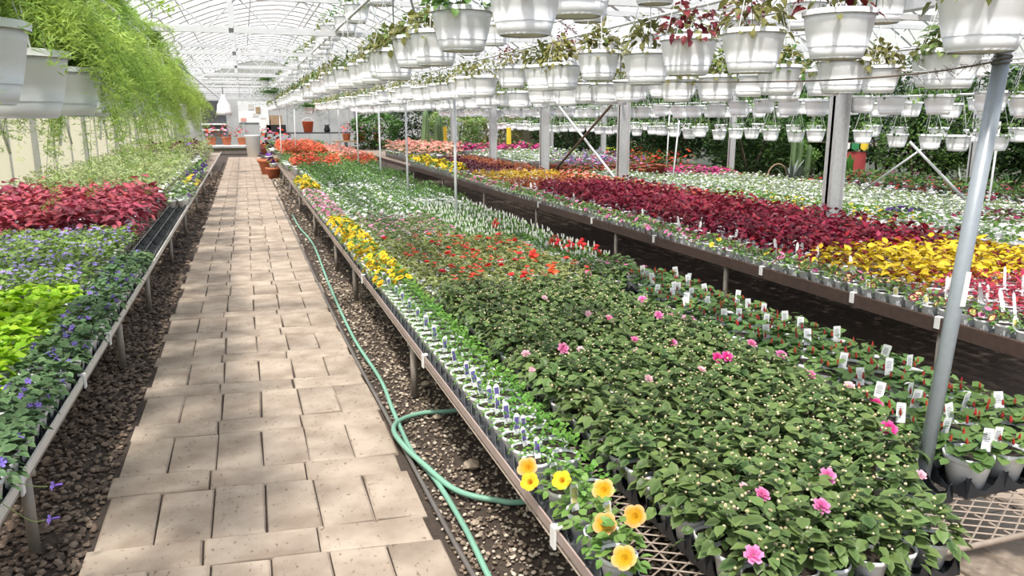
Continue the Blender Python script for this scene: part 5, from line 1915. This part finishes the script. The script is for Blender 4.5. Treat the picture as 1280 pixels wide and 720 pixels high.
t = thing('bucket', 'orange plastic bucket on the dark table at the far end', 'bucket', (3.0, 40.1, .952))
obj('body', one(lathe, [(.20, 0), (.27, .50), (.29, .52), (.26, .52)], 14, M['orange']), t)
obj('bail', one(tube, [(.27 * math.cos(a), 0, .50 + .2 * math.sin(a)) for a in np.linspace(0, PI, 9)], .012, M['wire'], 4), t)
tag(obj('storage_box', one(box, (0, 0, .18), (.9, .5, .36), M['black']), None, (1.5, 40.1, .952)), 'black box on the dark table left of the orange bucket', 'box')
tag(obj('storage_box', one(box, (0, 0, .22), (.6, .5, .44), M['wood']), None, (1.5, 40.1, 1.315)), 'wooden box stacked on the black box at the far end', 'box')
tag(obj('paper_stack', one(box, (0, 0, .3), (.5, .5, .6), M['white']), None, (1.0, 40.1, .952)), 'white stack of papers at the left end of the dark table', 'paper')
t = thing('figurine', 'small dark vase standing right of the orange bucket', 'vase', (3.9, 40.1, .952))
obj('body', one(lathe, [(.12, 0), (.16, .12), (.10, .28), (.13, .36)], 10, M['black'], cap_top=True), t)


# big hanging ferns at the far end of the path
def frond_mb(seed, n=34, L=.6, mat=None, wid=.09, up=.25, droop=.7):
    g = np.random.default_rng(seed)
    mb = MB()
    mat = mat or M['boston']
    for k in range(n):
        a = g.random() * 6.28
        l = L * g.uniform(.6, 1.1)
        t = np.linspace(0, 1, 9)
        x = l * t * g.uniform(.55, 1.0)
        z = up * np.sin(t * 1.8) * g.uniform(.4, 1.4) - droop * l * t ** 2 * g.uniform(.4, 1.3)
        P = np.stack([x * math.sin(a), x * math.cos(a), z], 1)
        pos = np.repeat(P[1:], 2, 0)
        az = np.tile([a + 1.25, a - 1.25], 8)
        w = wid * np.repeat(1 - t[1:] * .7, 2)
        scatter(mb, LSN, pos, az, g.uniform(-.4, .1, 16), 0, w, g.random(16), mat)
    return mb


for i, (x, y, z, s, sd) in enumerate(((.78, 23.2, 2.30, 1.05, 1), (1.95, 25.2, 1.95, 1.1, 2), (.6, 21.2, 2.62, .7, 3))):
    t = thing('hanging_fern', ('large dark fern hanging over the far path, left of the pair', 'large drooping fern hanging above the orange bucket', 'dark fern hanging high near the far roof')[i], 'hanging basket', (x, y, z - .2), 0, None, s)
    obj('pot', basket_pot(.15, .19, 12), t)
    obj('fronds', frond_mb(sd, 70, 1.0), t, (0, 0, .2))
    obj('hanger', one(bar, (0, 0, .19), (0, 0, .9), .005, M['wire'], 4), t)

# terracotta pots with dark petunias standing on the path edge
for i, (x, y, s, k) in enumerate(((.93, 24.6, 2.4, K_dp), (1.0, 22.9, 1.6, K_pu))):
    t = thing('terracotta_planter', ('terracotta planter of dark petunias at the path edge, far along', 'small terracotta planter beside the bench leg, far along')[i], 'planter', (x - .28, y, 0))
    obj('pot', one(lathe, [(.17, 0), (.24, .30), (.27, .30), (.27, .38), (.23, .38)], 14, M['terra']), t, sc=s / 2)
    obj('foliage', one(lambda mb: mb.merge(k.far[0], (0, 0, .0), 0, 2.0)), t, (0, 0, .30 * s / 2))


# ---- shrubs, cacti and big pot plants before the right-hand wall
def shrub_mb(seed, n, r, h, z0, size, mat, T=LS):
    g = np.random.default_rng(seed)
    mb = MB()
    p = g.normal(0, 1, (n, 3))
    p /= np.linalg.norm(p, axis=1)[:, None]
    lump = 1 + .22 * np.sin(p[:, 0] * 4 + seed) * np.cos(p[:, 1] * 5 + seed * 2) + .12 * np.sin(p[:, 2] * 7)
    q = p * (g.uniform(.55, 1, n) ** .5 * lump)[:, None] * np.array([r, r, h / 2]) + np.array([0, 0, z0 + h / 2])
    az = np.arctan2(p[:, 0], p[:, 1]) + g.uniform(-1, 1, n)
    scatter(mb, T, q, az, g.uniform(-.7, .9, n), g.uniform(-.8, .8, n), size * g.uniform(.6, 1.2, n), g.random(n), mat)
    return mb


def shrub(x, y, r, h, lab, mat, n=700, size=.11, pot=None, T=LS, z0=.45, name='shrub', grp=None, dens=3.6):
    x = min(x, 15.45 - 1.3 * r)
    t = thing(name, lab, 'shrub', (x, y, 0), 0, grp)
    seed = int(abs(x * 31 + y * 17)) + 1
    st = MB()
    base = 0.02 if not pot else .38
    for k in range(4):
        a = k * 1.6
        tube(st, [(.03 * math.cos(a), .03 * math.sin(a), base), (r * .25 * math.cos(a), r * .25 * math.sin(a), z0 + h * .3), (r * .5 * math.cos(a), r * .5 * math.sin(a), z0 + h * .6)], .03, M['trunk'], 5, r_end=.012)
    obj('stems', st, t)
    obj('foliage', shrub_mb(seed, int(n * dens), r, h, z0, size * 1.1, mat, T), t)
    if pot:
        obj('pot', one(lathe, [(.18, 0), (.25, .36), (.28, .36), (.28, .42), (.25, .42)], 14, pot), t)
    return t


def blade_plant(name, cat, x, y, z, lab, n, L, w, mat, tilt=(20, 80), pot=None, seed=5, droop=.5):
    g = np.random.default_rng(seed)
    t = thing(name, lab, cat, (x, y, z))
    T = leaf_t(w / L * 1.0, .25, droop * .4, .3, .7, .8)
    mb = MB()
    az = np.arange(n) * 2.4 + g.uniform(-.2, .2, n)
    pit = np.radians(g.uniform(*tilt, n))
    zz = .34 if pot else .02
    scatter(mb, T, np.stack([.03 * np.sin(az), .03 * np.cos(az), np.full(n, zz)], 1), az, pit, 0, L * g.uniform(.7, 1.1, n), g.random(n), mat)
    obj('leaves', mb, t)
    if pot:
        obj('pot', one(lathe, [(.18, 0), (.24, .32), (.26, .32), (.26, .38), (.23, .36)], 12, pot), t)
    return t


shrub(10.9, 15.4, 1.0, 1.6, 'dense round dark shrub in a terracotta pot right of the slim steel post', M['darkgreen'], 1500, .085, M['terra'], z0=.35)
shrub(12.2, 16.6, .9, 1.3, 'bright green strappy bush behind the cacti', M['midgreen'], 700, .22, None, LSN, .3)
shrub(13.6, 16.8, 1.0, 1.7, 'bright arching bush left of the red board', M['midgreen'], 700, .24, None, LSN, .3)
shrub(11.9, 15.2, .55, .9, 'small leaved bush beside the grey cacti', M['midgreen'], 600, .06, None, LS, .3)
shrub(13.3, 13.0, .9, 1.9, 'open twiggy shrub with pink blooms right of the red board', M['midgreen'], 700, .08)
shrub(13.8, 11.8, 1.0, 2.1, 'tall loose shrub in the middle of the plant wall', M['midgreen'], 900, .09)
shrub(13.9, 10.5, .95, 2.1, 'dark shrub behind the agave in the plant wall', M['darkgreen'], 800, .10)
shrub(14.0, 9.5, 1.0, 1.9, 'large yellow green leaved shrub behind the near pole', M['basketgreen'], 500, .22, None, LO)
shrub(13.6, 8.4, 1.0, 2.0, 'broad leaved shrub at the right edge of the picture', M['midgreen'], 500, .22, None, LO)
shrub(14.4, 14.6, 1.2, 2.3, 'tall shrub behind the red board', M['darkgreen'], 900, .12)
shrub(12.9, 18.8, 1.1, 2.2, 'tall dark bush far behind the round shrub', M['darkgreen'], 900, .13)
shrub(10.4, 19.5, 1.0, 1.7, 'dark bush at the far right beyond the third bench', M['darkgreen'], 900, .12)
shrub(13.0, 22.5, 1.4, 2.2, 'distant leafy bush near the right-hand wall', M['darkgreen'], 800, .15)
shrub(10.3, 24.5, 1.1, 1.9, 'distant dark bush beyond the red geraniums', M['darkgreen'], 700, .14)
shrub(7.6, 29.0, 1.0, 1.8, 'distant pale bush at the end of the third bench', M['palegreen'], 600, .13)
shrub(4.9, 31.5, .9, 1.6, 'distant bush beside the tall cactus', M['midgreen'], 600, .13)
shrub(9.6, 31, 1.2, 2.0, 'distant bush before the far wall, middle', M['basketolive'], 700, .15)
shrub(12.5, 31, 1.4, 2.2, 'distant bush before the far wall, right', M['darkgreen'], 700, .16)

for i, (x, y, r, h) in enumerate(((14.2, 13.2, 1.0, 2.2), (14.3, 16.8, 1.1, 2.3), (14.2, 19.8, 1.2, 2.4), (12.2, 20.8, 1.1, 2.1), (14.2, 24.0, 1.2, 2.4), (11.9, 26.5, 1.2, 2.2), (14.2, 28.5, 1.3, 2.4), (7.0, 33.0, 1.2, 2.0), (14.2, 7.6, .9, 2.1), (14.2, 11.0, .9, 2.4))):
    shrub(x, y, r, h, 'tall dark hedge shrub against the right-hand wall, %s from the camera' % ORD[(3, 4, 5, 6, 7, 8, 9, 10, 0, 2)[i]] if i != 7 else 'tall dark hedge shrub before the far wall behind the third bench', M['darkgreen'], 1000, .12)
p = at_depth(1061, 203, 17)
t = thing('red_board', 'red board panel below small flags in front of the plant wall', 'board', (p[0], p[1], 0))
obj('panel', one(box, (0, 0, .62), (.66, .05, .62), M['red']), t, rot=(0, 0, R(-38)))
for q in (-.25, .25):
    obj('leg', one(box, (q * math.cos(R(38)), -q * math.sin(R(38)), .16), (.05, .05, .32), M['wood']), t)
for i, c in enumerate(('yellow', 'white', 'greenboard', 'yellow')):
    u = -.27 + .18 * i
    fm = MB()
    fm.add([[-.075, 0, 0], [.075, 0, 0], [.075, 0, -.12], [0, 0, -.16], [-.075, 0, -.12], [-.075, .008, 0], [.075, .008, 0], [.075, .008, -.12], [0, .008, -.16], [-.075, .008, -.12]],
           [(4, 3, 2, 1, 0), (5, 6, 7, 8, 9), (0, 1, 6, 5), (1, 2, 7, 6), (2, 3, 8, 7), (3, 4, 9, 8), (4, 0, 5, 9)], M[c])
    tag(obj('flag', fm, None, (p[0] + u * math.cos(R(38)) - .04, p[1] - u * math.sin(R(38)) - .06, 1.12), (0, 0, R(-38))), '%s hanging flag above the red board, %s from the left' % ({'greenboard': 'green'}.get(c, c), ORD[i]), 'flag')
tag(obj('flag_line', one(bar, (p[0] - .75, p[1] + .53, 1.125), (p[0] + .7, p[1] - .61, 1.125), .006, M['rust'], 4)), 'thin line carrying the small flags over the red board', 'string')

for i, (x, y, hs) in enumerate(((11.35, 14.2, (1.0, .85, .75)), (5.4, 23.9, (1.55, 1.35, 1.2, 1.4)))):
    t = thing('cactus', ('grey green column cactus in a terracotta trough', 'tall dark spiny column cactus beyond the second bench')[i], 'cactus', (x, y, 0))
    obj('trough', one(bevel_box, (.85 if i == 0 else .5, .4, .34), .02, M['terra']), t)
    for k, h in enumerate(hs):
        n = 12
        mb = MB()
        ang = np.arange(n) * 2 * PI / n
        rr = (.06 if i == 0 else .10) * np.where(np.arange(n) % 2, 1.0, .72)
        zs = [0, h * .5, h * .9, h * .98, h]
        sc = [.9, 1, .95, .6, .1]
        V = np.concatenate([np.stack([rr * s * np.cos(ang), rr * s * np.sin(ang), np.full(n, z)], 1) for z, s in zip(zs, sc)])
        F = np.array([(a * n + q, a * n + (q + 1) % n, (a + 1) * n + (q + 1) % n, (a + 1) * n + q) for a in range(4) for q in range(n)])
        mb.add(V, F, M['cactus'], rng.random())
        obj('column', mb, t, (-.25 + .2 * k, .05 * (k % 2), .33), (0, R(rng.uniform(-5, 5)), 0))
blade_plant('agave', 'agave', 10.4, 13.3, .0, 'grey spiky agave in front of the column cacti', 34, .60, .06, M['agave'], (5, 75), M['black'], 3, .3)
blade_plant('snake_plant', 'pot plant', 11.2, 12.6, .0, 'broad leaved plant in a black pot before the red board', 7, .60, .16, M['boston'], (74, 88), M['black'], 4, .1)
blade_plant('dragon_tree', 'pot plant', 12.7, 10.3, .0, 'dark spiky rosette in the middle of the plant wall', 40, .55, .05, M['darkgreen'], (-15, 75), M['terra'], 6, .3)
blade_plant('bromeliad', 'pot plant', 11.9, 8.9, .0, 'brown and green arching rosette before the right-hand shrubs', 30, .60, .07, M['basketolive'], (-5, 70), M['terra'], 7, .6)
blade_plant('aloe', 'pot plant', 12.2, 10.9, .0, 'pale arching rosette in a terracotta pot in the plant wall', 26, .60, .05, M['agave'], (0, 75), M['terra'], 8, .5)
bk = MB()
lathe(bk, [(.34, 0), (.36, .35), (.38, .37), (.34, .37)], 16, M['dark'])
t = thing('bird_bath', 'dark round planter with a pale basket handle beside the shrub', 'planter', (10.6, 14.0, .0))
obj('bowl', bk, t)
obj('handle', one(tube, [(.26 * math.cos(a), 0, .36 + .34 * math.sin(a)) for a in np.linspace(0, PI, 11)], .018, M['wood'], 5), t)
for i, (x, y) in enumerate(((12.0, 12.0), (12.5, 9.5), (11.9, 11.5), (11.5, 15.4))):
    t = thing('terracotta_pot', 'empty terracotta pot in front of the plant wall, %s from the right' % ORD[(2, 0, 1, 3)[i]], 'pot', (x, y, 0))
    obj('body', one(lathe, [(.15, 0), (.21, .30), (.24, .30), (.24, .37), (.20, .37), (.19, .3)], 14, M['terra']), t)

# mid distance clutter: yellow signs, white tables, tall posts
for i, (px, py, d, w, h, c, lab) in enumerate(((556, 168, 26, .14, .5, 'yellow', 'narrow yellow sign beyond the second bench, left one'), (636, 170, 24, .14, .5, 'yellow', 'narrow yellow sign beyond the second bench, right one'))):
    r = FW + RT * (px - 640) / FPX - UP * (py - 360) / FPX
    p = EYE + r * d
    t = thing('yellow_sign', lab, 'sign', (p[0], p[1], 0))
    obj('panel', one(box, (0, 0, p[2]), (w, .04, h), M[c]), t)
    obj('stake', one(box, (0, .03, p[2] / 2), (.05, .03, p[2]), M['wood']), t)
p = at_depth(790, 192, 26)
t = thing('potting_table', 'low table with bright yellow trays beyond the mauve geraniums', 'table', (p[0], p[1], 0))
obj('tabletop', one(box, (0, 0, .56), (2.0, .8, .05), M['white']), t)
for q in (-.9, .9):
    obj('leg', one(box, (q, 0, .267), (.07, .7, .534), M['wood']), t)
tag(obj('yellow_tray', one(box, (0, 0, .05), (1.7, .6, .10), plain('bright_yellow_plastic', (.70, .78, .03), .5)), None, (p[0], p[1], .586)), 'bright yellow flat tray lying on the far table', 'tray')
tag(obj('white_card', one(box, (0, 0, .13), (.7, .03, .26), M['white']), None, (p[0], p[1], .687)), 'blank white card standing on the yellow tray', 'card')
t = thing('trolley', 'pale wooden bench with pots at the far end of the second bench', 'table', (4.6, 27.4, 0))
obj('tabletop', one(box, (-.2, 4.2, .75), (2.2, .7, .06), M['wood']), t)
for s in (-1.1, .7):
    obj('leg', one(box, (s, 4.2, .36), (.08, .6, .72), M['wood']), t)
for i in range(3):
    put(K_fr, i, (3.8 + .6 * i, 31.6, .78), i, .95, 'geranium pot on the pale wooden bench at the far end, %s from the left' % ORD[i], None, True)

# ---- whatever is past the limit of single plants
for v in list(globals().values()):
    if isinstance(v, Kind) and v.stuff is not None:
        tag(obj(v.name + '_mass', v.stuff), 'more of the same %s farther back in their bed' % v.name.replace('_', ' '), v.cat, kind='stuff')
        v.stuff = None
print('OBJECTS', len(bpy.data.objects), 'TRIS', sum(len(m.loops) - 2 * len(m.polygons) for m in bpy.data.meshes), 'BASKETS', bcount, {v.name: v.count for v in list(globals().values()) if isinstance(v, Kind)})
